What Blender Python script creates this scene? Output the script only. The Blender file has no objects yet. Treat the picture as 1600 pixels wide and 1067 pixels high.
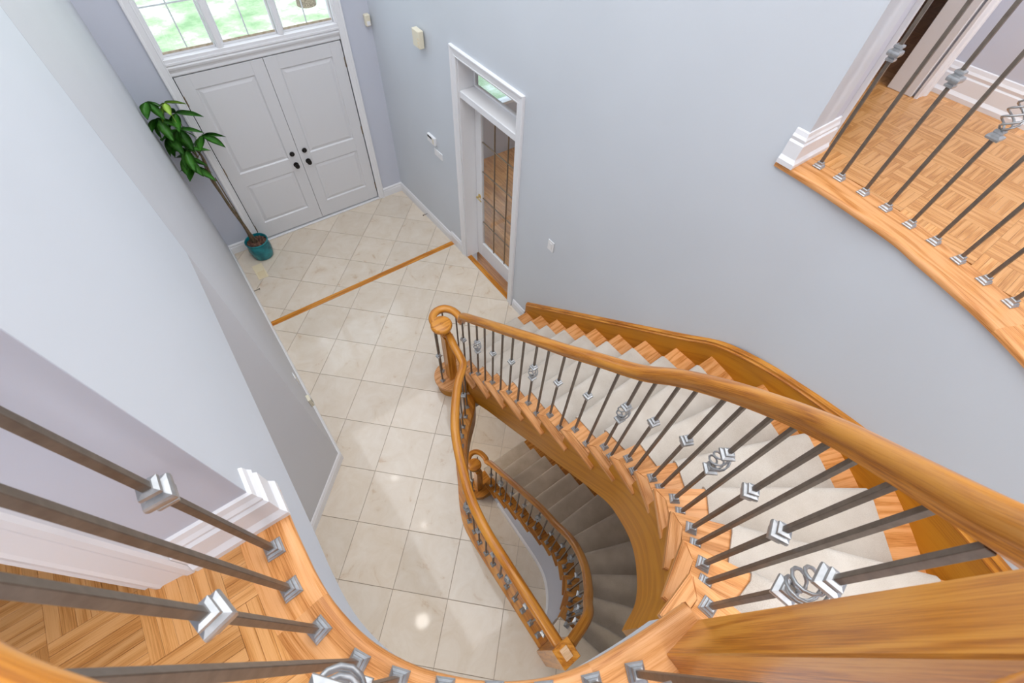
import bpy, bmesh, math, random
from mathutils import Vector, Matrix
from mathutils.geometry import delaunay_2d_cdt
random.seed(7)
SC = bpy.context.scene
COL = SC.collection
PI = math.pi

# ------------------------------------------------------------------ camera, world, light, exposure
cam_d = bpy.data.cameras.new('camera')
cam = bpy.data.objects.new('camera', cam_d)
COL.objects.link(cam)
F = 695.068
RR = ((0.80523, -0.591441, 0.042454), (-0.465218, -0.674528, -0.573223), (0.367664, 0.441826, -0.818299))
HCAM = 4.18
m = Matrix.Identity(4)
for i in range(3):
    m[i][0] = RR[0][i]
    m[i][1] = -RR[1][i]
    m[i][2] = -RR[2][i]
m[2][3] = HCAM
cam.matrix_world = m
cam_d.sensor_width = 36.0
cam_d.lens = F / 1600 * 36
cam_d.clip_start = 0.02
cam_d.clip_end = 200
cam_d.dof.use_dof = True
cam_d.dof.focus_distance = 2.6
cam_d.dof.aperture_fstop = 8.0
SC.camera = cam

world = bpy.data.worlds.new('sky')
SC.world = world
world.use_nodes = True
wn = world.node_tree
bg = wn.nodes['Background']
bg.inputs[0].default_value = (0.80, 0.90, 1.0, 1)
bg.inputs[1].default_value = 2.6

sun = bpy.data.lights.new('sun', 'SUN')
sun.energy = 3.2
sun.angle = 0.02
sun.color = (1, 0.96, 0.88)
so = bpy.data.objects.new('sun', sun)
so.rotation_euler = (math.radians(38), 0, math.radians(-25))
COL.objects.link(so)


def area(name, loc, sx, sy, power, color=(1, 1, 1), rot=(0, 0, 0)):
    l = bpy.data.lights.new(name, 'AREA')
    l.shape = 'RECTANGLE'
    l.size = sx
    l.size_y = sy
    l.energy = power
    l.color = color
    o = bpy.data.objects.new(name, l)
    o.location = loc
    o.rotation_euler = rot
    COL.objects.link(o)
    return o


area('foyer_fill_area', (0.97, 2.7, 5.40), 2.3, 5.0, 104, (0.95, 0.975, 1))  # added fill nearly as wide as the ceiling, no real fixture
area('landing_fill_area', (0.3, -1.3, 5.38), 2.6, 1.6, 66, (0.97, 0.975, 1))  # added soft fill above the camera, no fixture there
area('hall_fill_area', (3.0, -0.6, 5.38), 1.0, 1.6, 38, (0.93, 0.97, 1))  # added fill to brighten the right upper hall
area('side_room_fill', (4.3, 3.6, 2.6), 1.6, 1.6, 20, (1, 0.93, 0.85))  # added fill so the room behind the glass is not black
area('lower_hall_fill', (-1.3, -0.6, 2.6), 1.2, 1.6, 28, (1, 0.96, 0.9))  # added fill under the landing, separate from the round soffit lamp
area('basement_fill', (0.2, 2.6, -0.45), 1.0, 0.8, 26, (1, 0.9, 0.78))  # added fill that lifts the dark basement, no lamp known there

SC.view_settings.view_transform = 'Standard'
SC.view_settings.look = 'None'
SC.view_settings.gamma = 1
SC.view_settings.exposure = -0.07
SC.view_settings.use_curve_mapping = False


# ------------------------------------------------------------------ materials
def new_mat(name, rough=0.5, metal=0.0, color=(0.8, 0.8, 0.8)):
    mt = bpy.data.materials.new(name)
    mt.use_nodes = True
    n = mt.node_tree.nodes
    b = n['Principled BSDF']
    b.inputs['Base Color'].default_value = (*color, 1)
    b.inputs['Roughness'].default_value = rough
    b.inputs['Metallic'].default_value = metal
    return mt, mt.node_tree, b


def node(nt, t, **kw):
    n = nt.nodes.new(t)
    for k, v in kw.items():
        if k in ('operation', 'blend_type', 'data_type', 'wave_type', 'bands_direction', 'feature', 'attribute_name', 'uv_map', 'noise_dimensions'):
            setattr(n, k, v)
        else:
            n.inputs[k].default_value = v
    return n


def ramp(nt, stops):
    r = nt.nodes.new('ShaderNodeValToRGB')
    e = r.color_ramp.elements
    e[0].position, e[0].color = stops[0][0], (*stops[0][1], 1)
    e[1].position, e[1].color = stops[1][0], (*stops[1][1], 1)
    for p, c in stops[2:]:
        x = e.new(p)
        x.color = (*c, 1)
    return r


def paint(name, color, rough=0.55, amt=0.02):
    mt, nt, b = new_mat(name, rough, 0, color)
    tc = node(nt, 'ShaderNodeTexCoord')
    ns = node(nt, 'ShaderNodeTexNoise', Scale=140.0, Detail=3.0)
    nt.links.new(tc.outputs['Object'], ns.inputs['Vector'])
    bp = node(nt, 'ShaderNodeBump', Strength=0.04, Distance=0.002)
    nt.links.new(ns.outputs['Fac'], bp.inputs['Height'])
    nt.links.new(bp.outputs['Normal'], b.inputs['Normal'])
    n2 = node(nt, 'ShaderNodeTexNoise', Scale=1.3, Detail=2.0)
    nt.links.new(tc.outputs['Object'], n2.inputs['Vector'])
    r = ramp(nt, [(0.3, tuple(c * (1 - amt) for c in color)), (0.7, tuple(min(1, c * (1 + amt)) for c in color))])
    nt.links.new(n2.outputs['Fac'], r.inputs['Fac'])
    nt.links.new(r.outputs['Color'], b.inputs['Base Color'])
    return mt


def oak(name, light, mid, dark, rough=0.32, scale=1.0, tint=0.12, coat=0.3):
    mt, nt, b = new_mat(name, rough)
    L = nt.links.new
    uv = node(nt, 'ShaderNodeUVMap')
    oi = node(nt, 'ShaderNodeObjectInfo')
    off = node(nt, 'ShaderNodeVectorMath', operation='SCALE')
    off.inputs[0].default_value = (17.3, 9.1, 0)
    L(oi.outputs['Random'], off.inputs['Scale'])
    add = node(nt, 'ShaderNodeVectorMath', operation='ADD')
    L(uv.outputs['UV'], add.inputs[0])
    L(off.outputs[0], add.inputs[1])
    # fine pores
    mp = node(nt, 'ShaderNodeMapping')
    mp.inputs['Scale'].default_value = (9 * scale, 420 * scale, 1)
    L(add.outputs[0], mp.inputs['Vector'])
    n1 = node(nt, 'ShaderNodeTexNoise', Scale=1.0, Detail=4.0, Roughness=0.65)
    L(mp.outputs[0], n1.inputs['Vector'])
    # broad growth rings
    mp2 = node(nt, 'ShaderNodeMapping')
    mp2.inputs['Scale'].default_value = (1.0 * scale, 13 * scale, 1)
    L(add.outputs[0], mp2.inputs['Vector'])
    n2 = node(nt, 'ShaderNodeTexNoise', Scale=1.0, Detail=2.0, Roughness=0.5)
    L(mp2.outputs[0], n2.inputs['Vector'])
    mul = node(nt, 'ShaderNodeMath', operation='MULTIPLY')
    mul.inputs[1].default_value = 34.0
    L(n2.outputs['Fac'], mul.inputs[0])
    sn = node(nt, 'ShaderNodeMath', operation='SINE')
    L(mul.outputs[0], sn.inputs[0])
    mr = node(nt, 'ShaderNodeMapRange')
    mr.inputs['From Min'].default_value = -1
    mr.inputs['From Max'].default_value = 1
    L(sn.outputs[0], mr.inputs['Value'])
    mc = node(nt, 'ShaderNodeMapRange')
    mc.inputs['From Min'].default_value = 0.32
    mc.inputs['From Max'].default_value = 0.68
    L(n1.outputs['Fac'], mc.inputs['Value'])
    mx = node(nt, 'ShaderNodeMix')
    mx.data_type = 'FLOAT'
    mx.inputs[0].default_value = 0.55
    L(mr.outputs[0], mx.inputs[2])
    L(mc.outputs[0], mx.inputs[3])
    r = ramp(nt, [(0.10, dark), (0.42, mid), (0.72, light)])
    L(mx.outputs[0], r.inputs['Fac'])
    # per-piece tint
    mr2 = node(nt, 'ShaderNodeMapRange')
    mr2.inputs['To Min'].default_value = 1 - tint
    mr2.inputs['To Max'].default_value = 1 + tint
    L(oi.outputs['Random'], mr2.inputs['Value'])
    hs = node(nt, 'ShaderNodeHueSaturation')
    L(mr2.outputs[0], hs.inputs['Value'])
    L(r.outputs['Color'], hs.inputs['Color'])
    L(hs.outputs['Color'], b.inputs['Base Color'])
    bp = node(nt, 'ShaderNodeBump', Strength=0.12, Distance=0.001)
    L(n1.outputs['Fac'], bp.inputs['Height'])
    L(bp.outputs['Normal'], b.inputs['Normal'])
    b.inputs['Coat Weight'].default_value = coat
    b.inputs['Coat Roughness'].default_value = 0.12
    b.inputs['Specular IOR Level'].default_value = 0.35
    return mt


def tile_mat():
    mt, nt, b = new_mat('polished_cream_tile', 0.07)
    L = nt.links.new
    tc = node(nt, 'ShaderNodeTexCoord')
    oi = node(nt, 'ShaderNodeObjectInfo')
    off = node(nt, 'ShaderNodeVectorMath', operation='SCALE')
    off.inputs[0].default_value = (31, 17, 23)
    L(oi.outputs['Random'], off.inputs['Scale'])
    add = node(nt, 'ShaderNodeVectorMath', operation='ADD')
    L(tc.outputs['Object'], add.inputs[0])
    L(off.outputs[0], add.inputs[1])
    n1 = node(nt, 'ShaderNodeTexNoise', Scale=5.0, Detail=9.0, Roughness=0.68, Distortion=0.8)
    L(add.outputs[0], n1.inputs['Vector'])
    r = ramp(nt, [(0.30, (0.60, 0.45, 0.32)), (0.38, (0.70, 0.595, 0.475)), (0.55, (0.735, 0.64, 0.53)), (0.8, (0.78, 0.70, 0.60))])
    L(n1.outputs['Fac'], r.inputs['Fac'])
    mr = node(nt, 'ShaderNodeMapRange')
    mr.inputs['To Min'].default_value = 0.95
    mr.inputs['To Max'].default_value = 1.04
    L(oi.outputs['Random'], mr.inputs['Value'])
    hs = node(nt, 'ShaderNodeHueSaturation')
    L(mr.outputs[0], hs.inputs['Value'])
    L(r.outputs['Color'], hs.inputs['Color'])
    L(hs.outputs['Color'], b.inputs['Base Color'])
    b.inputs['IOR'].default_value = 1.5
    return mt


def carpet_mat(name, c1, c2):
    mt, nt, b = new_mat(name, 0.95)
    L = nt.links.new
    tc = node(nt, 'ShaderNodeTexCoord')
    n1 = node(nt, 'ShaderNodeTexNoise', Scale=420.0, Detail=2.0)
    n2 = node(nt, 'ShaderNodeTexNoise', Scale=6.0, Detail=5.0)
    L(tc.outputs['Object'], n1.inputs['Vector'])
    L(tc.outputs['Object'], n2.inputs['Vector'])
    mx = node(nt, 'ShaderNodeMath', operation='ADD')
    L(n1.outputs['Fac'], mx.inputs[0])
    L(n2.outputs['Fac'], mx.inputs[1])
    r = ramp(nt, [(0.36, c1), (0.64, c2)])
    hf = node(nt, 'ShaderNodeMath', operation='MULTIPLY')
    hf.inputs[1].default_value = 0.5
    L(mx.outputs[0], hf.inputs[0])
    L(hf.outputs[0], r.inputs['Fac'])
    L(r.outputs['Color'], b.inputs['Base Color'])
    bp = node(nt, 'ShaderNodeBump', Strength=0.5, Distance=0.004)
    L(n1.outputs['Fac'], bp.inputs['Height'])
    L(bp.outputs['Normal'], b.inputs['Normal'])
    b.inputs['Sheen Weight'].default_value = 0.2
    return mt


def glass_mat():
    mt = bpy.data.materials.new('clear_glass')
    mt.use_nodes = True
    nt = mt.node_tree
    nt.nodes.clear()
    out = nt.nodes.new('ShaderNodeOutputMaterial')
    tr = nt.nodes.new('ShaderNodeBsdfTransparent')
    tr.inputs[0].default_value = (0.93, 0.95, 0.96, 1)
    gl = nt.nodes.new('ShaderNodeBsdfGlossy')
    gl.inputs['Roughness'].default_value = 0.02
    lw = nt.nodes.new('ShaderNodeLayerWeight')
    lw.inputs[0].default_value = 0.5
    pw = node(nt, 'ShaderNodeMath', operation='POWER')
    pw.inputs[1].default_value = 5.0
    nt.links.new(lw.outputs['Facing'], pw.inputs[0])
    fr = node(nt, 'ShaderNodeMath', operation='MULTIPLY_ADD')
    fr.inputs[1].default_value = 0.93
    fr.inputs[2].default_value = 0.035
    nt.links.new(pw.outputs[0], fr.inputs[0])
    mx = nt.nodes.new('ShaderNodeMixShader')
    nt.links.new(fr.outputs[0], mx.inputs[0])
    nt.links.new(tr.outputs[0], mx.inputs[1])
    nt.links.new(gl.outputs[0], mx.inputs[2])
    nt.links.new(mx.outputs[0], out.inputs[0])
    return mt


def lawn_mat():
    mt, nt, b = new_mat('sunlit_lawn', 0.9)
    L = nt.links.new
    tc = node(nt, 'ShaderNodeTexCoord')
    n1 = node(nt, 'ShaderNodeTexNoise', Scale=0.9, Detail=7.0, Roughness=0.7)
    L(tc.outputs['Object'], n1.inputs['Vector'])
    r = ramp(nt, [(0.36, (0.20, 0.33, 0.16)), (0.50, (0.38, 0.48, 0.30)), (0.60, (0.66, 0.70, 0.60))])  # pale stops paint dappled sun into the grass colour
    L(n1.outputs['Fac'], r.inputs['Fac'])
    L(r.outputs['Color'], b.inputs['Base Color'])
    return mt


def pot_mat():
    mt, nt, b = new_mat('teal_glaze', 0.18, 0, (0.0, 0.17, 0.2))
    L = nt.links.new
    tc = node(nt, 'ShaderNodeTexCoord')
    n1 = node(nt, 'ShaderNodeTexNoise', Scale=9.0, Detail=4.0)
    L(tc.outputs['Object'], n1.inputs['Vector'])
    r = ramp(nt, [(0.35, (0.0, 0.10, 0.13)), (0.65, (0.01, 0.26, 0.29))])
    L(n1.outputs['Fac'], r.inputs['Fac'])
    L(r.outputs['Color'], b.inputs['Base Color'])
    return mt


def noisy(name, c1, c2, scale=20, rough=0.7, metal=0.0, bump=0.0):
    mt, nt, b = new_mat(name, rough, metal, c1)
    L = nt.links.new
    tc = node(nt, 'ShaderNodeTexCoord')
    n1 = node(nt, 'ShaderNodeTexNoise', Scale=float(scale), Detail=4.0)
    L(tc.outputs['Object'], n1.inputs['Vector'])
    r = ramp(nt, [(0.35, c1), (0.65, c2)])
    L(n1.outputs['Fac'], r.inputs['Fac'])
    L(r.outputs['Color'], b.inputs['Base Color'])
    if bump:
        bp = node(nt, 'ShaderNodeBump', Strength=bump, Distance=0.01)
        L(n1.outputs['Fac'], bp.inputs['Height'])
        L(bp.outputs['Normal'], b.inputs['Normal'])
    return mt


M = {}
M['wall'] = paint('blue_grey_wall_paint', (0.64, 0.678, 0.728))
M['hallwall'] = paint('lilac_grey_wall_paint', (0.60, 0.625, 0.71))
M['lowwall'] = paint('dimmed_wall_paint', (0.60, 0.61, 0.64))  # lower left walls: dimmer light put into a greyer wall colour
M['ceil'] = paint('white_ceiling_paint', (0.84, 0.84, 0.84))
M['white'] = paint('white_gloss_trim', (0.84, 0.84, 0.86), 0.3, 0.008)
M['door'] = paint('white_door_paint', (0.74, 0.74, 0.76), 0.35, 0.008)
M['oak'] = oak('light_oak', (0.78, 0.385, 0.155), (0.68, 0.30, 0.092), (0.45, 0.155, 0.03), 0.38, coat=0.08)
M['honey'] = oak('honey_oak', (0.68, 0.29, 0.040), (0.56, 0.205, 0.018), (0.33, 0.095, 0.006), 0.28, 0.8, 0.05, coat=0.22)
M['string'] = oak('stringer_oak', (0.54, 0.220, 0.012), (0.49, 0.188, 0.008), (0.40, 0.142, 0.005), 0.42, 0.5, 0.03, coat=0.0)
M['parq'] = oak('parquet_oak', (0.76, 0.39, 0.15), (0.67, 0.315, 0.10), (0.47, 0.185, 0.045), 0.28, 1.0, 0.14, coat=0.15)
M['plug'] = oak('pale_end_grain', (0.80, 0.53, 0.32), (0.74, 0.47, 0.27), (0.6, 0.35, 0.18), 0.4, 2.0)
M['darkwood'] = oak('shaded_dark_oak', (0.16, 0.05, 0.02), (0.11, 0.03, 0.012), (0.06, 0.015, 0.008), 0.5)
M['tile'] = tile_mat()
M['grout'] = noisy('grout', (0.40, 0.32, 0.25), (0.46, 0.38, 0.30), 60, 0.9)
M['carpet'] = carpet_mat('beige_carpet', (0.54, 0.465, 0.385), (0.71, 0.645, 0.565))
M['carpetlow'] = carpet_mat('shaded_beige_carpet', (0.44, 0.35, 0.255), (0.62, 0.515, 0.405))  # same beige carpet as the main flight, shade put into its colour
M['iron'] = noisy('bronze_iron', (0.15, 0.122, 0.098), (0.19, 0.158, 0.128), 60, 0.38, 0.45)
M['silver'] = noisy('pewter', (0.36, 0.37, 0.38), (0.48, 0.49, 0.50), 50, 0.34, 0.65)
M['glass'] = glass_mat()
M['came'] = new_mat('brass_came', 0.3, 0.8, (0.30, 0.235, 0.17))[0]
M['seal'] = noisy('aged_seal', (0.42, 0.33, 0.22), (0.55, 0.47, 0.36), 30, 0.7)
M['munt'] = noisy('grey_muntin', (.66, .70, .72), (.72, .76, .78), 20, .5)
M['lowoak'] = oak('shaded_flight_oak', (0.54, 0.225, 0.035), (0.44, 0.165, 0.018), (0.27, 0.08, 0.006), 0.32, 0.8, 0.05, coat=0.15)  # darker honey oak; the basement shade is painted into the colour
M['brass'] = new_mat('brass', 0.25, 0.9, (0.80, 0.62, 0.28))[0]
M['black'] = new_mat('black_bronze', 0.3, 0.4, (0.012, 0.010, 0.010))[0]
M['gap'] = new_mat('gap_shade_black', 0.9, 0, (0.02, 0.02, 0.02))[0]
M['lawn'] = lawn_mat()
M['bark'] = noisy('bark', (0.10, 0.075, 0.055), (0.30, 0.24, 0.18), 30, 0.9, 0, 0.6)
M['stem'] = noisy('green_brown_stem', (0.10, 0.085, 0.04), (0.20, 0.13, 0.08), 25, 0.8, 0, 0.4)
M['leaf'] = noisy('glossy_leaf', (0.045, 0.23, 0.018), (0.10, 0.36, 0.04), 12, 0.36)
M['leafy'] = noisy('young_leaf', (0.30, 0.52, 0.05), (0.40, 0.62, 0.09), 12, 0.4)
M['pot'] = pot_mat()
M['soil'] = noisy('bark_chips', (0.04, 0.018, 0.012), (0.22, 0.11, 0.07), 40, 0.95, 0, 1.0)
M['cream'] = new_mat('cream_plastic', 0.45, 0, (0.80, 0.74, 0.58))[0]
M['ivory'] = new_mat('ivory_metal', 0.4, 0.0, (0.82, 0.70, 0.48))[0]
M['plastic'] = new_mat('white_plastic', 0.4, 0, (0.85, 0.85, 0.86))[0]
M['lcd'] = new_mat('dark_display', 0.2, 0, (0.03, 0.035, 0.03))[0]
M['spring'] = new_mat('spring_steel', 0.4, 0.8, (0.15, 0.12, 0.10))[0]
lm, lnt, lb = new_mat('lamp_diffuser', 0.5, 0, (1, 1, 1))
lb.inputs['Emission Color'].default_value = (1, 0.96, 0.9, 1)
lb.inputs['Emission Strength'].default_value = 12
M['lamp'] = lm


# ------------------------------------------------------------------ mesh helpers
def fin(bm, name, mat, parent=None, kind=None, smooth=False, grain=None, loc=None, sharp=35):
    """link the bmesh as one mesh object; world-space vertices; origin moved to loc"""
    uvl = bm.loops.layers.uv.verify()
    if grain is not None:
        g = Vector(grain).normalized()
        bm.normal_update()
        for f in bm.faces:
            a = f.normal.cross(g)
            if a.length < 0.3:
                a = g.orthogonal()
                gg = a.cross(f.normal)
                a.normalize(); gg.normalize()
                for l in f.loops:
                    l[uvl].uv = (l.vert.co.dot(gg) * 6, l.vert.co.dot(a) * 1.0)
                continue
            a.normalize()
            for l in f.loops:
                l[uvl].uv = (l.vert.co.dot(g), l.vert.co.dot(a))
    if loc is not None:
        bmesh.ops.translate(bm, verts=bm.verts, vec=-Vector(loc))
    me = bpy.data.meshes.new(name)
    bm.to_mesh(me)
    bm.free()
    if smooth:
        me.polygons.foreach_set('use_smooth', [True] * len(me.polygons))
        try:
            me.set_sharp_from_angle(angle=math.radians(sharp))
        except Exception:
            pass
    return link(me, name, mat, parent, kind, loc)


def link(me, name, mat, parent=None, kind=None, loc=None, rotz=0.0):
    o = bpy.data.objects.new(name, me)
    if mat is not None and len(me.materials) == 0:
        me.materials.append(mat)
    COL.objects.link(o)
    w = Vector(loc) if loc is not None else Vector((0, 0, 0))
    o['_w'] = list(w)
    if parent is not None:
        o.parent = parent
        o.location = w - Vector(parent['_w'])
    else:
        o.location = w
    o.rotation_euler[2] = rotz
    if kind:
        o['kind'] = kind
    return o


def thing(name, loc, label, cat, group=None, kind=None):
    o = bpy.data.objects.new(name, None)
    COL.objects.link(o)
    o.location = loc
    o['_w'] = list(loc)
    o.empty_display_size = 0.05
    tag(o, label, cat, group, kind)
    return o


def tag(o, label=None, cat=None, group=None, kind=None):
    if label: o['label'] = label
    if cat: o['category'] = cat
    if group: o['group'] = group
    if kind: o['kind'] = kind
    return o


def bx(bm, lo, hi, bev=0.0, mtx=None):
    r = bmesh.ops.create_cube(bm, size=1.0)
    vs = r['verts']
    c = [(a + b) / 2 for a, b in zip(lo, hi)]
    s = [b - a for a, b in zip(lo, hi)]
    for v in vs:
        v.co = Vector((c[0] + v.co.x * s[0], c[1] + v.co.y * s[1], c[2] + v.co.z * s[2]))
    if bev:
        es = list({e for v in vs for e in v.link_edges})
        rr = bmesh.ops.bevel(bm, geom=es, offset=bev, segments=1, affect='EDGES')
        vs = list({v for f in rr['faces'] for v in f.verts} | {v for v in vs if v.is_valid})
    if mtx is not None:
        for v in vs:
            v.co = mtx @ v.co
    return vs


def box(name, lo, hi, mat, parent=None, bev=0.0, kind=None, grain=None, rotz=0.0, loc=None):
    """axis box given in local coordinates around loc, rotated rotz about z"""
    bm = bmesh.new()
    base = Vector(loc) if loc is not None else Vector((0, 0, 0))
    mt = Matrix.Translation(base) @ Matrix.Rotation(rotz, 4, 'Z') if (loc is not None or rotz) else None
    bx(bm, lo, hi, bev, mt)
    return fin(bm, name, mat, parent, kind, grain=grain, loc=loc)


def prism(bm, poly, z0, z1, bev=0.0):
    """vertical prism over a 2D polygon; z1 top"""
    n = len(poly)
    a = sum(poly[i][0] * poly[(i + 1) % n][1] - poly[(i + 1) % n][0] * poly[i][1] for i in range(n))
    if a < 0:
        poly = poly[::-1]
    bot = [bm.verts.new((x, y, z0)) for x, y in poly]
    top = [bm.verts.new((x, y, z1)) for x, y in poly]
    ft = bm.faces.new(top)
    bm.faces.new(bot[::-1])
    for i in range(n):
        j = (i + 1) % n
        bm.faces.new((bot[i], bot[j], top[j], top[i]))
    if bev:
        es = list(ft.edges)
        bmesh.ops.bevel(bm, geom=es, offset=bev, segments=2, affect='EDGES')
    return ft


def sweep(bm, path, prof, closed_prof=True, up=(0, 0, 1), caps=True, plumb=True, loop=False):
    """profile points (side, up); side is to the right of travel"""
    uvl = bm.loops.layers.uv.verify()
    P = [Vector(p) for p in path]
    n = len(P)
    rings, ss = [], 0.0
    dist = [0.0]
    for i in range(1, n):
        dist.append(dist[-1] + (P[i] - P[i - 1]).length)
    plen = [0.0]
    for i in range(1, len(prof) + 1):
        a, b = prof[i - 1], prof[i % len(prof)]
        plen.append(plen[-1] + math.hypot(a[0] - b[0], a[1] - b[1]))
    upv = Vector(up)
    for i in range(n):
        if loop:
            t0 = (P[i] - P[i - 1]).normalized()
            t1 = (P[(i + 1) % n] - P[i]).normalized()
        else:
            t0 = (P[i] - P[i - 1]).normalized() if i > 0 else (P[1] - P[0]).normalized()
            t1 = (P[i + 1] - P[i]).normalized() if i < n - 1 else t0
        t = (t0 + t1)
        t = t.normalized() if t.length > 1e-6 else t0
        side = t.cross(upv).normalized()
        s0 = t0.cross(upv).normalized()
        c = max(0.35, abs(side.dot(s0)))
        u = side.cross(t).normalized() if plumb else upv
        rings.append([bm.verts.new(P[i] + side * (a / c) + u * b) for a, b in prof])
    k = len(prof)
    segs = list(range(n if loop else n - 1))
    for i in segs:
        A, B = rings[i], rings[(i + 1) % n]
        rng = range(k) if closed_prof else range(k - 1)
        for j in rng:
            j2 = (j + 1) % k
            try:
                f = bm.faces.new((A[j], B[j], B[j2], A[j2]))
            except ValueError:
                continue
            d0 = dist[i]
            d1 = dist[i + 1] if i + 1 < n else dist[i] + 0.1
            for l, uvv in zip(f.loops, ((d0, plen[j]), (d1, plen[j]), (d1, plen[j + 1]), (d0, plen[j + 1]))):
                l[uvl].uv = uvv
    if caps and closed_prof and not loop:
        for rg, fl in ((rings[0], False), (rings[-1], True)):
            try:
                bm.faces.new(rg if not fl else rg[::-1])
            except ValueError:
                pass
    bmesh.ops.recalc_face_normals(bm, faces=bm.faces)
    return rings


def swept(name, path, prof, mat, parent=None, kind=None, smooth=True, sharp=35, loc=None, **kw):
    bm = bmesh.new()
    sweep(bm, path, prof, **kw)
    return fin(bm, name, mat, parent, kind, smooth, None, loc, sharp)


def lathe(bm, prof, c, seg=24):
    rings = []
    for r, z in prof:
        if r < 1e-5:
            rings.append([bm.verts.new((c[0], c[1], c[2] + z))])
        else:
            rings.append([bm.verts.new((c[0] + r * math.cos(2 * PI * i / seg), c[1] + r * math.sin(2 * PI * i / seg), c[2] + z)) for i in range(seg)])
    for A, B in zip(rings, rings[1:]):
        for i in range(seg):
            j = (i + 1) % seg
            if len(A) == 1 and len(B) == 1:
                continue
            if len(A) == 1:
                bm.faces.new((A[0], B[i], B[j]))
            elif len(B) == 1:
                bm.faces.new((A[i], A[j], B[0]))
            else:
                bm.faces.new((A[i], A[j], B[j], B[i]))
    bmesh.ops.recalc_face_normals(bm, faces=bm.faces)


def tube(bm, pts, r, seg=8, r2=None):
    P = [Vector(p) for p in pts]
    n = len(P)
    rings = []
    ref = Vector((0.3, 0.2, 1)).normalized()
    for i in range(n):
        t = (P[min(i + 1, n - 1)] - P[max(i - 1, 0)]).normalized()
        a = t.cross(ref)
        if a.length < 0.05:
            a = t.orthogonal()
        a.normalize()
        b = t.cross(a)
        rr = r if r2 is None else r + (r2 - r) * i / (n - 1)
        rings.append([bm.verts.new(P[i] + a * rr * math.cos(2 * PI * k / seg) + b * rr * math.sin(2 * PI * k / seg)) for k in range(seg)])
    for A, B in zip(rings, rings[1:]):
        for k in range(seg):
            j = (k + 1) % seg
            bm.faces.new((A[k], A[j], B[j], B[k]))
    bm.faces.new(rings[0][::-1])
    bm.faces.new(rings[-1])


def catmull(pts, per=6):
    P = [Vector(p) for p in pts]
    out = []
    n = len(P)
    for i in range(n - 1):
        p0 = P[i - 1] if i > 0 else P[0] * 2 - P[1]
        p1, p2 = P[i], P[i + 1]
        p3 = P[i + 2] if i + 2 < n else P[-1] * 2 - P[-2]
        for k in range(per):
            t = k / per
            out.append(0.5 * ((2 * p1) + (p2 - p0) * t + (2 * p0 - 5 * p1 + 4 * p2 - p3) * t * t + (3 * p1 - p0 - 3 * p2 + p3) * t ** 3))
    out.append(P[-1])
    return out


class Curve:
    """catmull curve through points indexed by parameter t = t0 + i"""
    def __init__(self, pts, t0=1):
        self.P = [Vector(p) for p in pts]
        self.t0 = t0

    def at(self, t):
        x = t - self.t0
        n = len(self.P)
        if x <= 0:
            return self.P[0] + (self.P[1] - self.P[0]) * x
        if x >= n - 1:
            return self.P[-1] + (self.P[-1] - self.P[-2]) * (x - n + 1)
        i = int(x)
        f = x - i
        p1, p2 = self.P[i], self.P[i + 1]
        p0 = self.P[i - 1] if i > 0 else p1 * 2 - p2
        p3 = self.P[i + 2] if i + 2 < n else p2 * 2 - p1
        return 0.5 * ((2 * p1) + (p2 - p0) * f + (2 * p0 - 5 * p1 + 4 * p2 - p3) * f * f + (3 * p1 - p0 - 3 * p2 + p3) * f ** 3)

    def nrm(self, t):
        d = self.at(t + 0.02) - self.at(t - 0.02)
        return Vector((d.y, -d.x)).normalized()


def clip_polys(subject, include, exclude):
    """triangulate subject ∩ include − exclude, returns outline polygons (list of vertex lists)"""
    verts, faces = [], []
    for poly in [subject] + include + exclude:
        b = len(verts)
        ar = sum(poly[i][0] * poly[(i + 1) % len(poly)][1] - poly[(i + 1) % len(poly)][0] * poly[i][1] for i in range(len(poly)))
        if ar < 0:
            poly = list(poly)[::-1]
        verts += [Vector((p[0], p[1])) for p in poly]
        faces.append(list(range(b, b + len(poly))))
    ov, oe, of, _, _, orig = delaunay_2d_cdt(verts, [], faces, 1, 1e-6)
    ni = len(include)
    keep = []
    for f, og in zip(of, orig):
        s = set(og)
        if 0 in s and all((1 + k) in s for k in range(ni)) and not any((1 + ni + k) in s for k in range(len(exclude))):
            keep.append(f)
    return ov, keep


def flat_piece(name, subject, include, exclude, z0, z1, mat, parent, grain=None, kind=None, bev=0.0, loc=None):
    ov, keep = clip_polys(subject, include, exclude)
    if not keep:
        return None
    bm = bmesh.new()
    used = {}
    for f in keep:
        for i in f:
            if i not in used:
                used[i] = bm.verts.new((ov[i].x, ov[i].y, z1))
        try:
            bm.faces.new([used[i] for i in f])
        except ValueError:
            pass
    bm.normal_update()
    for f in bm.faces:
        if f.normal.z < 0:
            f.normal_flip()
    ar = sum(f.calc_area() for f in bm.faces)
    if ar < 0.0004:
        bm.free()
        return None
    bmesh.ops.dissolve_limit(bm, angle_limit=0.01, verts=bm.verts, edges=bm.edges)
    r = bmesh.ops.extrude_face_region(bm, geom=list(bm.faces))
    # the extruded copy becomes the top, original the bottom
    tv = [e for e in r['geom'] if isinstance(e, bmesh.types.BMVert)]
    top = set(tv)
    for v in bm.verts:
        if v not in top:
            v.co.z = z0
    bmesh.ops.recalc_face_normals(bm, faces=bm.faces)
    return fin(bm, name, mat, parent, kind, grain=grain, loc=loc)


# ------------------------------------------------------------------ shared geometry of the stair hall
R = 0.1875
ZB = -13 * R          # basement floor
ZU = 3.0              # upper floor
CEN = Vector((0.45, 0.42))
XR, XL, YF = 2.2, -0.265, 5.40


def wall_r(th):
    x = min(1, max(0, th) / 16.0)
    return 1.75 - 0.05 * (x * x * (3 - 2 * x))


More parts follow.
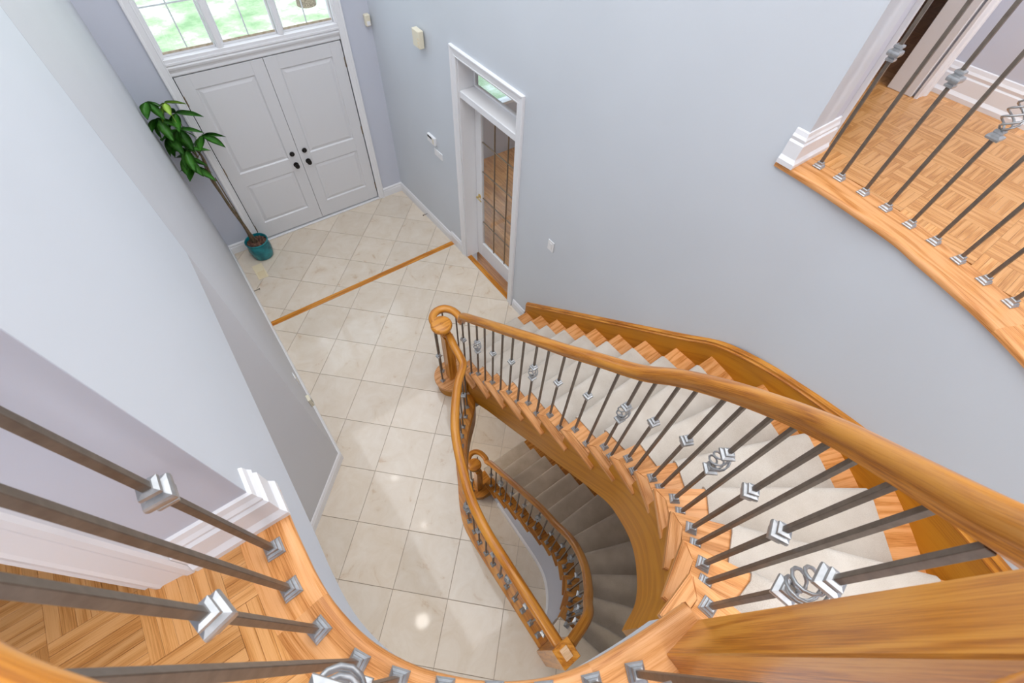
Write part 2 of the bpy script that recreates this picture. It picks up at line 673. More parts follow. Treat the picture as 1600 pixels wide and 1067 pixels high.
def outer_pt(th, off=0.0):
    """point of the curved outer wall, th in degrees clockwise from +x"""
    r = wall_r(th) - off
    return Vector((CEN.x + r * math.cos(math.radians(th)), CEN.y - r * math.sin(math.radians(th))))


def hit_outer(p, ang, off=0.0):
    d = Vector((math.cos(math.radians(ang)), -math.sin(math.radians(ang))))
    lo, hi = 0.0, 4.0
    for _ in range(50):
        mid = (lo + hi) / 2
        q = p + d * mid
        if q.y > CEN.y:
            inside = q.x < XR - off
        else:
            v = q - CEN
            th = math.degrees(math.atan2(-v.y, v.x))
            inside = v.length < wall_r(th) - off
        if inside:
            lo = mid
        else:
            hi = mid
    return p + d * lo


# main flight nosing points
N_main = [(1.08, 2.35), (1.08, 2.11), (1.08, 1.869), (1.08, 1.645), (1.073, 1.410), (1.066, 1.172), (1.060, 0.940), (1.05, 0.704),
          (1.043, 0.490), (1.022, 0.330), (0.990, 0.180), (0.915, 0.059), (0.817, -0.045), (0.693, -0.127), (0.560, -0.182), (0.425, -0.19)]
A_main = [0] * 8 + [1, 11, 24, 36, 50, 63, 76, 90]
T_main = {2: (1.066, 1.825), 3: (1.066, 1.578), 4: (1.066, 1.34), 5: (1.060, 1.095), 6: (1.055, .858), 7: (1.05, .622), 8: (1.040, .395), 9: (1.023, .245),
          10: (.983, .115), 11: (.9, -.011), 12: (.791, -.10), 13: (.648, -.165), 14: (.513, -.200), 15: (.415, -.20)}
O_main = []
for i, (x, y) in enumerate(N_main):
    if i < 8:
        yy = 2.40 - 0.2415 * i
        O_main.append((XR, yy))
    else:
        O_main.append(tuple(hit_outer(Vector((x, y)), A_main[i])))
N_base = [(1.05, 1.86), (1.05, 1.635), (1.05, 1.41), (1.05, 1.19), (1.05, 0.965), (1.048, 0.735), (1.045, 0.51),
          (1.028, 0.345), (0.99, 0.215), (0.915, 0.087), (0.818, -0.024), (0.70, -0.101), (0.60, -0.14)]
A_base = [0] * 7 + [9, 23, 37, 50, 63, 77]
O_base = []
for i, (x, y) in enumerate(N_base):
    if i < 7:
        O_base.append((XR, 1.87 - 0.23 * i))
    else:
        O_base.append(tuple(hit_outer(Vector((x, y)), A_base[i])))
T_base = {k: tuple(Curve(N_base).at(k + 1.12)) for k in range(2, 13)}

near_nose = [(-.24, .61), (-.243, .50), (-.242, .42), (-.240, .36), (-.231, .288), (-.208, .204), (-.179, .139), (-.138, .074), (-.091, .02), (-.032, -.037),
             (.034, -.084), (.095, -.117), (.165, -.142), (.246, -.160), (.33, -.176), (.425, -.19)]
near_nose = [tuple(v) for v in catmull([(x, y, 0) for x, y in near_nose], 3)]
near_nose = [(x, y) for x, y, _ in near_nose]

# right balcony edge (nosing) from the wall end round to the stair top
right_nose = [(2.182, .768), (2.178, .62), (2.168, .482), (2.150, .330)] + [tuple(outer_pt(t, 0.026)) for t in range(9, 91, 4)]
right_nose = [(v.x, v.y) for v in catmull([(x, y, 0) for x, y in right_nose], 3)]

# opening in the main floor
open_left = [(1.14, 1.93), (1.042, 1.79), (.896, 1.65), (.794, 1.539), (.70, 1.405), (.601, 1.209), (.50, 1.02), (.445, .88), (.43, .75), (.428, .60), (.428, .2), (.428, -.17)]
open_left_s = [(v.x, v.y) for v in catmull([(x, y, 0) for x, y in open_left], 4)]

# ------------------------------------------------------------------ floors
main_poly = [(-.265, 5.40), (-.265, 2.08), (-1.7, .645), (-2.5, .645), (-2.5, -3.0), (.83, -3.0), (.84, -1.24), (.60, -.14), (.425, -.17)] + open_left_s[::-1] + [(2.2, 1.93), (2.2, 5.40)]
fl = thing('floor', (0, 0, 0), 'cream polished tile floor of the entrance hall, laid diagonally', 'floor', kind='structure')
del fl['label'], fl['category']
bm = bmesh.new()
ov, keep = clip_polys(main_poly, [], [])


def slab(name, poly, z0, z1, mat, parent=None, kind='structure', grain=None):
    return flat_piece(name, poly, [], [], z0, z1, mat, parent, grain=grain, kind=kind)


slab('grout_bed', main_poly, -0.30, -0.006, M['grout'], fl, None)
P_ = 0.4585
s2 = math.sqrt(0.5)


def lay_tiles(include, u0, v0, ur, vr, z, parent, floorpoly, mat, far_stuff=None):
    for iu in range(*ur):
        for iv in range(*vr):
            g = 0.0022
            ua, ub = u0 + iu * P_ + g, u0 + (iu + 1) * P_ - g
            va, vb = v0 + iv * P_ + g, v0 + (iv + 1) * P_ - g
            q = []
            for u, v in ((ua, va), (ub, va), (ub, vb), (ua, vb)):
                q.append(((u + v) * s2, (v - u) * s2))
            c = (sum(a for a, _ in q) / 4, sum(b for _, b in q) / 4)
            if not (-3 < c[0] < 3 and -2.3 < c[1] < 6):
                continue
            flat_piece('tile', q, [floorpoly] + include, [], z - 0.006, z, mat, parent, loc=(c[0], c[1], z))


hall_reg = [(-3, 3.985), (-3, -4), (3, -4), (3, 3.985)]
foyer_reg = [(-3, 4.055), (3, 4.055), (3, 6), (-3, 6)]
lay_tiles([hall_reg], -1.311, 2.137, (-7, 6), (-8, 6), 0.0, fl, main_poly, M['tile'])
lay_tiles([foyer_reg], -2.975, 3.355, (-4, 5), (-4, 5), 0.0, fl, main_poly, M['tile'])
# oak strip across the hall, and under the glass door
box('threshold_strip', (-.25, 3.985, -.006), (2.212, 4.055, .006), M['honey'], fl, 0.003, grain=(1, 0, 0))
box('door_sill_strip', (2.20, 2.79, -.006), (2.262, 3.69, .008), M['honey'], fl, 0.003, grain=(0, 1, 0))
# oak shoe board that carries the guard round the stair opening
shoe_out = []
cv = [Vector((x, y, 0)) for x, y in open_left_s]
for i, p in enumerate(cv):
    t = (cv[min(i + 1, len(cv) - 1)] - cv[max(i - 1, 0)]).normalized()
    shoe_out.append((p.x + t.y * 0.10, p.y - t.x * 0.10))
if shoe_out[5][0] > cv[5].x:
    shoe_out = [(2 * c.x - a, 2 * c.y - b) for (a, b), c in zip(shoe_out, cv)]

# basement
bfl = thing('floor', (0, 0, ZB), '', '', kind='structure')
base_poly = [(-1.2, 4.6), (-1.2, -2.2), (2.2, -2.2), (2.2, 4.6)]
slab('grout_bed', base_poly, ZB - .1, ZB - 0.006, M['grout'], bfl, None)
lay_tiles([[(-.6, 3.6), (-.6, -.6), (2.2, -.6), (2.2, 3.6)]], -0.735 - P_, 2.62, (-4, 6), (-5, 4), ZB, bfl, base_poly, M['tile'])

# ------------------------------------------------------------------ walls
def vwall(name, path, z0, z1, mat, thick=0.08, kind='structure', parent=None):
    """upright wall along a 2D path; the visible face is on the path, thickness to the right of travel. z0/z1 numbers or per-point lists"""
    bm = bmesh.new()
    n = len(path)
    P = [Vector(p) for p in path]
    Z0 = z0 if isinstance(z0, list) else [z0] * n
    Z1 = z1 if isinstance(z1, list) else [z1] * n
    cols = []
    for i in range(n):
        d0 = (P[i] - P[i - 1]).normalized() if i else (P[1] - P[0]).normalized()
        d1 = (P[i + 1] - P[i]).normalized() if i < n - 1 else d0
        d = (d0 + d1)
        d = d.normalized() if d.length > 1e-6 else d1
        nn = Vector((d.y, -d.x))
        c = max(0.4, nn.dot(Vector((d1.y, -d1.x))))
        q = P[i] + nn * thick / c
        cols.append([bm.verts.new((P[i].x, P[i].y, Z0[i])), bm.verts.new((P[i].x, P[i].y, Z1[i])), bm.verts.new((q.x, q.y, Z1[i])), bm.verts.new((q.x, q.y, Z0[i]))])
    for A, B in zip(cols, cols[1:]):
        for j in range(4):
            bm.faces.new((A[j], A[(j + 1) % 4], B[(j + 1) % 4], B[j]))
    bm.faces.new(cols[0][::-1])
    bm.faces.new(cols[-1])
    bmesh.ops.recalc_face_normals(bm, faces=bm.faces)
    return fin(bm, name, mat, parent, kind, n > 6, None, None, 30)


CZ = 5.44
vwall('trim_12', [(x, y) for x, y in open_left_s], -.302, -.0005, M['string'], -.012)
# front wall (door and window opening x .10-1.80, z 0-3.5)
bm = bmesh.new()
DX0, DX1 = 0.105, 1.80
bx(bm, (-.4, YF, -.3), (DX0, YF + .16, CZ))
bx(bm, (DX1, YF, -.3), (2.35, YF + .16, CZ))
bx(bm, (DX0, YF, 3.55), (DX1, YF + .16, CZ))
bx(bm, (DX0, YF + .03, 2.055), (DX1, YF + .16, 2.175))
fin(bm, 'wall_front', M['hallwall'], None, 'structure')
# right wall with the glass door opening, slightly out of square with the foyer
bm = bmesh.new()
GY0, GY1, GZ = 2.78, 3.70, 2.40


def rwall_x(y):
    return XR - 0.035 * max(0, (y - 4.0)) / 1.4


def seg(y0, y1, z0, z1, x1=2.36):
    vs = []
    for z in (z0, z1):
        for (x, y) in ((rwall_x(y0), y0), (x1, y0), (x1, y1), (rwall_x(y1), y1)):
            vs.append(bm.verts.new((x, y, z)))
    a = vs
    for f in ((3, 2, 1, 0), (4, 5, 6, 7), (0, 1, 5, 4), (1, 2, 6, 5), (2, 3, 7, 6), (3, 0, 4, 7)):
        bm.faces.new([a[i] for i in f])


seg(.71, GY0, -.3, CZ, 2.40)
seg(GY1, 4.0, -.3, CZ)
seg(4.0, YF, -.3, CZ)
seg(GY0, GY1, GZ, CZ)
bmesh.ops.recalc_face_normals(bm, faces=bm.faces)
wr = fin(bm, 'wall_right', M['wall'], None, 'structure')
# wall that carries on below and curves round the stair, under the right balcony
pth = [(XR, 2.9), (XR, .715), (XR, .42)] + [tuple(outer_pt(t)) for t in range(3, 100, 3)]
pth2 = [p for p in pth]
zt = [-0.302 if i < 1 else 0 for i in range(len(pth))]
vwall('wall_right_curved', [(XR, .71), (XR, .55), (XR, .42)] + [tuple(outer_pt(t)) for t in range(2, 100, 2)], -.302, 2.968, M['wall'], -0.10)
vwall('wall_basement_right', [(XR, 3.2), (XR, .55), (XR, .42)] + [tuple(outer_pt(t)) for t in range(2, 100, 2)], ZB, -.304, M['hallwall'], -0.10)
# left side: full-height wall, then the recess under the upper landing
vwall('wall_left', [(XL, YF), (XL, 2.085)], -.3, CZ, M['lowwall'], 0.12)
vwall('wall_diagonal', [(XL, 2.083), (-1.7, .648)], -.3, 2.66, M['lowwall'], 0.10)
fasc = []
for i, p in enumerate(near_nose):
    a = Vector(near_nose[max(i - 1, 0)]); b = Vector(near_nose[min(i + 1, len(near_nose) - 1)])
    d = (b - a).normalized()
    q = Vector(p) + Vector((-d.y, d.x)) * -0.024
    fasc.append((q.x, q.y))
vwall('wall_left_upper', [(XL, 2.081), (XL, .5562)], 2.662, CZ, M['wall'], 0.10)
# painted fascia under the curved landing
vwall('trim_1', [(XL, .5561)] + [p for p in fasc if p[1] < .50], 2.662, 2.967, M['wall'], 0.05)
# upper-left hall wall facing the landing (seen edge on), with a doorway further left
vwall('wall_hall_left', [(XL - .0005, .5550), (-.47, .555)], ZU, CZ, M['hallwall'], 0.10)
vwall('wall_hall_far', [(-1.45, .555), (-2.5, .555)], ZU, CZ, M['hallwall'], 0.10)
# outer shell
bm = bmesh.new(); bx(bm, (-2.6, -3.1, -2.6), (-2.5, 2.6, CZ)); fin(bm, 'wall_back_left', M['hallwall'], None, 'structure')
bm = bmesh.new(); bx(bm, (-2.6, -3.2, -2.6), (5.6, -3.1, CZ)); fin(bm, 'wall_back', M['hallwall'], None, 'structure')
bm = bmesh.new(); bx(bm, (5.5, -3.1, ZU), (5.6, 5.6, CZ)); fin(bm, 'wall_far_right', M['hallwall'], None, 'structure')
bm = bmesh.new(); bx(bm, (-2.5, 2.5, ZU), (-.38, 2.6, CZ)); fin(bm, 'wall_bedroom', M['hallwall'], None, 'structure')
bm = bmesh.new(); bx(bm, (-2.6, -3.1, CZ), (5.6, 5.6, CZ + .1)); fin(bm, 'ceiling', M['ceil'], None, 'structure')
bm = bmesh.new(); bx(bm, (-1.3, 4.6, ZB), (2.2, 4.7, -.302)); fin(bm, 'wall_basement_far', M['hallwall'], None, 'structure')
bm = bmesh.new(); bx(bm, (-1.3, -2.3, ZB), (-1.2, 4.6, -.302)); fin(bm, 'wall_basement_left', M['hallwall'], None, 'structure')
bm = bmesh.new(); bx(bm, (-1.2, -2.3, ZB), (2.2, -2.2, -.302)); fin(bm, 'wall_basement_near', M['hallwall'], None, 'structure')

# upper floor slabs
def inset(nose, w, away):
    out = []
    for i, p in enumerate(nose):
        a = Vector(nose[max(i - 1, 0)]); b = Vector(nose[min(i + 1, len(nose) - 1)])
        d = (b - a).normalized()
        out.append(tuple(Vector(p) + Vector((d.y, -d.x)) * w * away))
    return out


def side_of(nose):
    q1 = inset(nose, .1, 1)
    k = len(nose) // 2
    c = (.5, .4)
    return 1 if math.hypot(q1[k][0] - c[0], q1[k][1] - c[1]) > math.hypot(nose[k][0] - c[0], nose[k][1] - c[1]) else -1


near_sl = [p for p in inset(near_nose, .065, side_of(near_nose)) if p[1] < .54]
right_sl = [p for p in inset(right_nose, .10, side_of(right_nose)) if p[1] < .70]
up_poly = near_sl + [(.455, -.262), (.47, -1.28)] + right_sl[::-1] + [(2.32, .86), (2.36, .86), (2.36, 2.6), (5.5, 2.6), (5.5, -3.1), (-2.5, -3.1), (-2.5, 2.5), (-.37, 2.5), (-.37, .66), (-.30, .56)]
ufl = thing('floor', (0, 0, ZU), '', '', kind='structure')
slab('subfloor', up_poly, 2.665, ZU - 0.012, M['ceil'], ufl, None)


def inside(poly, x, y):
    c = False
    n = len(poly)
    j = n - 1
    for i in range(n):
        xi, yi = poly[i]; xj, yj = poly[j]
        if (yi > y) != (yj > y) and x < (xj - xi) * (y - yi) / (yj - yi) + xi:
            c = not c
        j = i
    return c


BP = 0.165
SW = BP / 6


def slat_mesh():
    bm = bmesh.new()
    bx(bm, (-BP / 2 + .0003, -SW / 2 + .0003, -.012), (BP / 2 - .0003, SW / 2 - .0003, 0), 0.0007)
    uvl = bm.loops.layers.uv.verify()
    for f in bm.faces:
        for l in f.loops:
            l[uvl].uv = (l.vert.co.x, l.vert.co.y + l.vert.co.z)
    me = bpy.data.meshes.new('parquet_slat')
    bm.to_mesh(me); bm.free()
    me.materials.append(M['parq'])
    return me


SLAT = slat_mesh()


def parquet(x0, y0, xr, yr, parent, z, region, cx, cy, limit, name='parquet_slat'):
    L = []
    h, w = BP / 2 - .0003, SW / 2 - .0003
    for i in range(*xr):
        for j in range(*yr):
            for k in range(6):
                if (i + j) % 2 == 0:
                    x, y, a = x0 + (i + .5) * BP, y0 + j * BP + (k + .5) * SW, 0
                else:
                    x, y, a = x0 + i * BP + (k + .5) * SW, y0 + (j + .5) * BP, PI / 2
                hx, hy = (h, w) if a == 0 else (w, h)
                cs = [(x - hx, y - hy), (x + hx, y - hy), (x + hx, y + hy), (x - hx, y + hy)]
                n_in = sum(inside(region, *c) for c in cs) + inside(region, x, y)
                if n_in:
                    L.append((math.hypot(x - cx, y - cy), x, y, a, n_in == 5, cs))
    L.sort(key=lambda q: (q[4], q[0]))
    for d, x, y, a, full, cs in L[:limit]:
        if full:
            link(SLAT, name, None, parent, None, (x, y, z), a)
        else:
            flat_piece(name, cs, [region], [], z - .012, z, M['parq'], parent, grain=(math.cos(a), math.sin(a), 0), loc=(x, y, z))
    rest = [q for q in L[limit:]]
    if rest:
        bm = bmesh.new()
        for d, x, y, a, full, cs in rest:
            mt = Matrix.Translation((x, y, z)) @ Matrix.Rotation(a, 4, 'Z')
            bx(bm, (-BP / 2 + .0003, -SW / 2 + .0003, -.012), (BP / 2 - .0003, SW / 2 - .0003, 0), 0, mt)
        uvl = bm.loops.layers.uv.verify()
        bm.faces.ensure_lookup_table()
        for n_, f in enumerate(bm.faces):
            q = n_ // 6
            d, x, y, a, full, cs = rest[q]
            rr = (q * 0.618) % 1 * 7
            for l in f.loops:
                dx, dy = l.vert.co.x - x, l.vert.co.y - y
                u, v = (dx, dy) if a == 0 else (dy, -dx)
                l[uvl].uv = (u + rr, v + rr * 1.7)
        fin(bm, 'far_parquet', M['parq'], parent, 'stuff')


def off_nose(p, d):
    return p


def border(nose, width, parent, z, flip, t_in=0.0):
    """outer and inner edges of the oak border; returns inner edge"""
    inn = []
    for i, p in enumerate(nose):
        a = Vector(nose[max(i - 1, 0)]); b = Vector(nose[min(i + 1, len(nose) - 1)])
        d = (b - a).normalized()
        nn = Vector((d.y, -d.x)) * (1 if flip else -1)
        inn.append(tuple(Vector(p) + nn * width))
    return inn


nin = border(near_nose, 0.118, ufl, ZU, True)
if inside(near_nose + [(.6, .6)], *nin[20]):
    nin = border(near_nose, 0.118, ufl, ZU, False)
cuts = [0, 11, 23, 36, len(near_nose) - 1]


def nosing_boards(outer, inner, cuts, parent, z):
    for a, b in zip(cuts, cuts[1:]):
        po = outer[a:b + 1]
        pi = inner[a:b + 1]
        bm = bmesh.new()
        n = len(po)
        uvl = bm.loops.layers.uv.verify()
        rings = []
        s = 0
        for i in range(n):
            O = Vector(po[i]); I = Vector(pi[i])
            dv = (O - I)
            w = dv.length
            dv.normalize()
            if i:
                s += (O - Vector(po[i - 1])).length
            ring = []
            prof = [(0, -.012), (0, .0015), (w - .022, .0015), (w - .010, -.001), (w - .002, -.008), (w, -.018), (w - .003, -.028), (w - .012, -.033), (w - .03, -.034), (w - .03, -.012)]
            for dd, zz in prof:
                q = I + dv * dd
                ring.append((bm.verts.new((q.x, q.y, z + zz)), dd - zz, s))
            rings.append(ring)
        for A, B in zip(rings, rings[1:]):
            k = len(A)
            for j in range(k):
                j2 = (j + 1) % k
                f = bm.faces.new((A[j][0], B[j][0], B[j2][0], A[j2][0]))
                for l, r in zip(f.loops, (A[j], B[j], B[j2], A[j2])):
                    l[uvl].uv = (r[2], r[1])
        bm.faces.new([r[0] for r in rings[0]])
        bm.faces.new([r[0] for r in rings[-1]][::-1])
        bmesh.ops.recalc_face_normals(bm, faces=bm.faces)
        fin(bm, 'nosing_board', M['oak'], parent, None, True, None, (po[0][0], po[0][1], z), 40)


nosing_boards(near_nose, nin, cuts, ufl, ZU)
rin = border(right_nose, 0.175, ufl, ZU, True)
if (Vector(rin[20]) - CEN).length < (Vector(right_nose[20]) - CEN).length:
    rin = border(right_nose, 0.175, ufl, ZU, False)
nr = len(right_nose)
nosing_boards(right_nose, rin, [0, nr // 3, 2 * nr // 3, nr - 1], ufl, ZU)
slab('cap_board', [(.425, -.19), nin[-1], (.32, -1.28), (.452, -1.28)], ZU - .03, ZU + .001, M['oak'], ufl, None, grain=(0, 1, 0))
regL = [(-.3595, .5565)] + [p for p in nin if p[1] < .53] + [(.39, -.36), (-.1, -.42), (-1.12, -.42), (-1.12, 1.05), (-.562, 1.05), (-.562, .5567)]
parquet(-.745 - 4 * BP, .565 - 7 * BP, (-1, 14), (-1, 13), ufl, ZU, regL, -.55, .35, 300)


m_ = [i for i, p in enumerate(rin) if p[1] > -1.2][-1]
regR = [(rin[0][0], .712)] + [p for p in rin[1:m_] if p[1] < .70] + [(3.62, -1.25), (3.62, .70), (3.44, .70), (3.44, .86), (5.48, .86), (5.48, 2.3), (2.37, 2.3), (2.37, .86), (2.514, .86), (2.514, .714)]
parquet(2.847 - 6 * BP, .402 - 10 * BP, (-2, 22), (0, 22), ufl, ZU, regR, 2.75, .25, 300)

# ------------------------------------------------------------------ baseboards and casings
BB = [(0, 0), (.016, 0), (.016, .09), (.011, .10), (.013, .115), (.006, .13), (0, .135)]
BBU = [(0, 0), (.028, 0), (.029, .022), (.022, .034), (.019, .04), (.019, .105), (.012, .113), (.016, .128), (.010, .140), (.007, .158), (0, .162)]


def baseboard(name, path, prof=BB, z=0.0, mat=None):
    return swept(name, [(x, y, z) for x, y in path], prof, mat or M['white'], None, 'structure', smooth=False)


# 'side' is to the right of travel: travel so that the room is on the right
baseboard('baseboard_left', [(-1.2, 1.145), (XL, 2.085), (XL, YF)])
baseboard('baseboard_front_left', [(XL, YF), (.03, YF)])
baseboard('baseboard_front_right', [(1.865, YF), (2.165, YF)])
baseboard('baseboard_right_foyer', [(2.165, YF), (2.1985, 4.06)])
BBR = [(0, 0), (.018, 0), (.018, .125), (.012, .14), (.014, .155), (.006, .17), (0, .175)]
baseboard('baseboard_right_hall', [(XR, 4.055), (XR, 3.785)], BBR)
baseboard('baseboard_right_stair', [(XR, 2.675), (XR, 2.45)])
baseboard('baseboard_upper_left', [(-.455, .555), (XL, .555), (XL, .62)][::1], BBU, ZU)
baseboard('baseboard_upper_right', [(2.2, .765), (2.2, .712), (2.475, .712)], BBU, ZU)
baseboard('baseboard_hall_right', [(3.62, .70), (3.62, -2.9)], BBU, ZU)


def ext_prof(bm, prof, o, au, av, ad, length):
    """extrude 2D profile (u,v) at o along ad"""
    o, au, av, ad = Vector(o), Vector(au), Vector(av), Vector(ad)
    A = [bm.verts.new(o + au * u + av * v) for u, v in prof]
    B = [bm.verts.new(o + au * u + av * v + ad * length) for u, v in prof]
    k = len(prof)
    for i in range(k):
        j = (i + 1) % k
        bm.faces.new((A[i], A[j], B[j], B[i]))
    bm.faces.new(A[::-1]); bm.faces.new(B)
    bmesh.ops.recalc_face_normals(bm, faces=bm.faces)


CAS = [(0, 0), (0, .012), (.008, .016), (.014, .013), (.055, .017), (.064, .024), (.078, .026), (.084, .020), (.086, 0)]   # u across, v proud

# upper halls
bm = bmesh.new()
ext_prof(bm, [(u, v) for u, v in CAS], (-.540, .555, ZU), (1, 0, 0), (0, -1, 0), (0, 0, 1), 2.08)
fin(bm, 'trim_2', M['white'], None, 'structure')
bm = bmesh.new()
bx(bm, (-.56, .556, ZU), (-.54, .665, ZU + 2.1))
fin(bm, 'trim_3', M['white'], None, 'structure')
bm = bmesh.new()
bx(bm, (-.54, .557, ZU), (-.471, .655, CZ))
bx(bm, (-1.45, .557, ZU + 2.1), (-.54, .655, CZ))
fin(bm, 'wall_hall_lintel', M['hallwall'], None, 'structure')
# right hall: end of the tall wall, doorway, pier with casing, side wall with baseboard
bm = bmesh.new()
bx(bm, (2.401, .712, ZU + .001), (2.475, .85, CZ))
bx(bm, (2.475, .72, 5.10), (3.44, .85, CZ))
bx(bm, (3.44, .702, ZU + .001), (5.5, .85, CZ))
fin(bm, 'wall_hall_right_far', M['hallwall'], None, 'structure')
bm = bmesh.new(); bx(bm, (3.62, -3.1, ZU + .001), (3.72, .70, CZ)); fin(bm, 'wall_hall_right', M['hallwall'], None, 'structure')
bm = bmesh.new(); bx(bm, (2.36, 2.45, ZU + .001), (5.5, 2.55, CZ)); fin(bm, 'wall_bedroom_far', M['hallwall'], None, 'structure')
bm = bmesh.new()
bx(bm, (2.476, .715, ZU), (2.512, .855, ZU + 2.1), 0.003)
bx(bm, (3.405, .715, ZU), (3.44, .855, ZU + 2.1), 0.003)
fin(bm, 'trim_4', M['white'], None, 'structure')
bm = bmesh.new()
ext_prof(bm, [(u * 1.3, v * 1.2) for u, v in CAS], (3.412, .702, ZU), (1, 0, 0), (0, -1, 0), (0, 0, 1), 2.16)
ext_prof(bm, [(u * .5, v * .9) for u, v in CAS], (2.512, .712, ZU), (-1, 0, 0), (0, -1, 0), (0, 0, 1), 2.16)
fin(bm, 'trim_5', M['white'], None, 'structure')

# ------------------------------------------------------------------ front doors
YD = YF + .012
bm = bmesh.new()
ext_prof(bm, [(u, v) for u, v in CAS], (DX0 + .012, YF, 0), (-1, 0, 0), (0, -1, 0), (0, 0, 1), 3.6)
ext_prof(bm, [(u, v) for u, v in CAS], (DX1 - .012, YF, 0), (1, 0, 0), (0, -1, 0), (0, 0, 1), 3.6)
fin(bm, 'trim_6', M['white'], None, 'structure')
bm = bmesh.new()   # moulded rail between doors and window
RAILP = [(0, 0), (0, .018), (.010, .022), (.03, .018), (.045, .024), (.062, .040), (.080, .046), (.092, .038), (.105, .052), (.122, .052), (.128, 0)]
ext_prof(bm, [(u, v) for u, v in RAILP], (DX0 + .012, YF + .03, 2.045), (0, 0, 1), (0, -1, 0), (1, 0, 0), DX1 - DX0 - .024)
bx(bm, (DX0 + .012, YF - .015, 2.165), (DX1 - .012, YF + .12, 2.20), 0.004)
fin(bm, 'trim_7', M['white'], None, 'structure')
bm = bmesh.new()
bx(bm, (DX0, YF - .012, 0), (DX1, YF + .1, .02), 0.004)
fin(bm, 'trim_8', M['white'], None, 'structure')


def door_leaf(name, x0, x1, hinge_left):
    w = x1 - x0
    d = thing(name, ((x0 + x1) / 2, YD, 0.03), '', '', kind='structure')
    z0, z1 = .040, 2.035
    bm = bmesh.new()
    # stiles and rails around two recessed panels
    px0, px1 = x0 + .128, x1 - .128
    y0, y1 = YD - .002, YD + .045
    bx(bm, (x0, y0, z0), (px0, y1, z1), 0.0015)
    bx(bm, (px1, y0, z0), (x1, y1, z1), 0.0015)
    bx(bm, (px0, y0, z0), (px1, y1, .255))
    bx(bm, (px0, y0, .795), (px1, y1, .955))
    bx(bm, (px0, y0, 1.905), (px1, y1, z1))
    fin(bm, 'door_frame', M['door'], d, loc=(x0, YD, z0))
    for a, b in ((.255, .795), (.955, 1.905)):
        bm = bmesh.new()
        # raised panel: sloping moulding then flat field
        lv = [(0, .0), (.012, .013), (.020, .013), (.050, .004), (.055, .004)]
        rings = []
        for o, dep in lv:
            rings.append([bm.verts.new(p) for p in ((px0 + o, y0 + dep, a + o), (px1 - o, y0 + dep, a + o), (px1 - o, y0 + dep, b - o), (px0 + o, y0 + dep, b - o))])
        back = [bm.verts.new((v.co.x, y1 - .004, v.co.z)) for v in rings[0]]
        rings.insert(0, back)
        for A, B in zip(rings, rings[1:]):
            for i in range(4):
                j = (i + 1) % 4
                bm.faces.new((A[i], A[j], B[j], B[i]))
        bm.faces.new(rings[-1]); bm.faces.new(rings[0][::-1])
        bmesh.ops.recalc_face_normals(bm, faces=bm.faces)
        fin(bm, 'door_panel', M['door'], d, loc=(px0, YD, a))
    s = 1 if hinge_left else -1
    xk = (x1 - .075) if hinge_left else (x0 + .072)
    for nm, z, r, dep in (('deadbolt', 1.005, .029, .022), ('door_knob', .865, .031, .06)):
        bm = bmesh.new()
        pr = [(0, 0), (r, 0), (r, .008), (r * .85, .014), (.0, .016)] if nm == 'deadbolt' else [(0, 0), (r, 0), (r, .008), (.013, .014), (.012, .03), (.022, .036), (.028, .048), (.024, .060), (0, .064)]
        lathe(bm, pr, (0, 0, 0), 20)
        for v in bm.verts:
            v.co = Vector((xk + v.co.x, y0 - v.co.z, z + v.co.y))
        if nm == 'deadbolt':
            bx(bm, (xk - .005, y0 - .03, z - .014), (xk + .005, y0 - .014, z + .014), .002)
        bmesh.ops.recalc_face_normals(bm, faces=bm.faces)
        fin(bm, nm, M['black'], d, smooth=True, loc=(xk, y0, z))
    xh = x0 if hinge_left else x1
    for z in (.22, 1.03, 1.82):
        bm = bmesh.new()
        bx(bm, (xh - .006, y0 - .008, z - .05), (xh + .006, y0 + .004, z + .05), .002)
        fin(bm, 'hinge', M['came'], d, loc=(xh, y0, z))
    return d


door_leaf('door_1', .125, .953, True)
door_leaf('door_2', .957, 1.782, False)
bm = bmesh.new(); bx(bm, (DX0, YD + .05, 0.02), (DX1, YD + .07, 2.06)); fin(bm, 'door_gap_shade', M['gap'], None, 'structure')  # black sheet behind the leaves, paints the shade in the door gaps

# ------------------------------------------------------------------ window above the doors
win = thing('window_1', (.95, YF + .06, 2.2), '', '', kind='structure')
WZ0, WZ1 = 2.20, 3.55
yw = YF + .055
bm = bmesh.new()
bx(bm, (DX0, YF + .0, WZ0), (DX0 + .03, YF + .14, WZ1), .002)
bx(bm, (DX1 - .03, YF + .0, WZ0), (DX1, YF + .14, WZ1), .002)
bx(bm, (DX0, YF + .0, WZ1 - .03), (DX1, YF + .14, WZ1), .002)
fin(bm, 'window_frame', M['white'], win, loc=(DX0, YF, WZ0))
lights = [(.135, .592), (.662, 1.178), (1.24, 1.765)]
for a, b in ((.592, .662), (1.178, 1.24)):
    bm = bmesh.new()
    bx(bm, (a + .004, YF - .002, WZ0), (b - .004, YF + .13, WZ1), .003)
    bx(bm, (a + .014, YF - .012, WZ0), (b - .014, YF, WZ1), .002)
    fin(bm, 'mullion', M['white'], win, loc=(a, YF, WZ0))
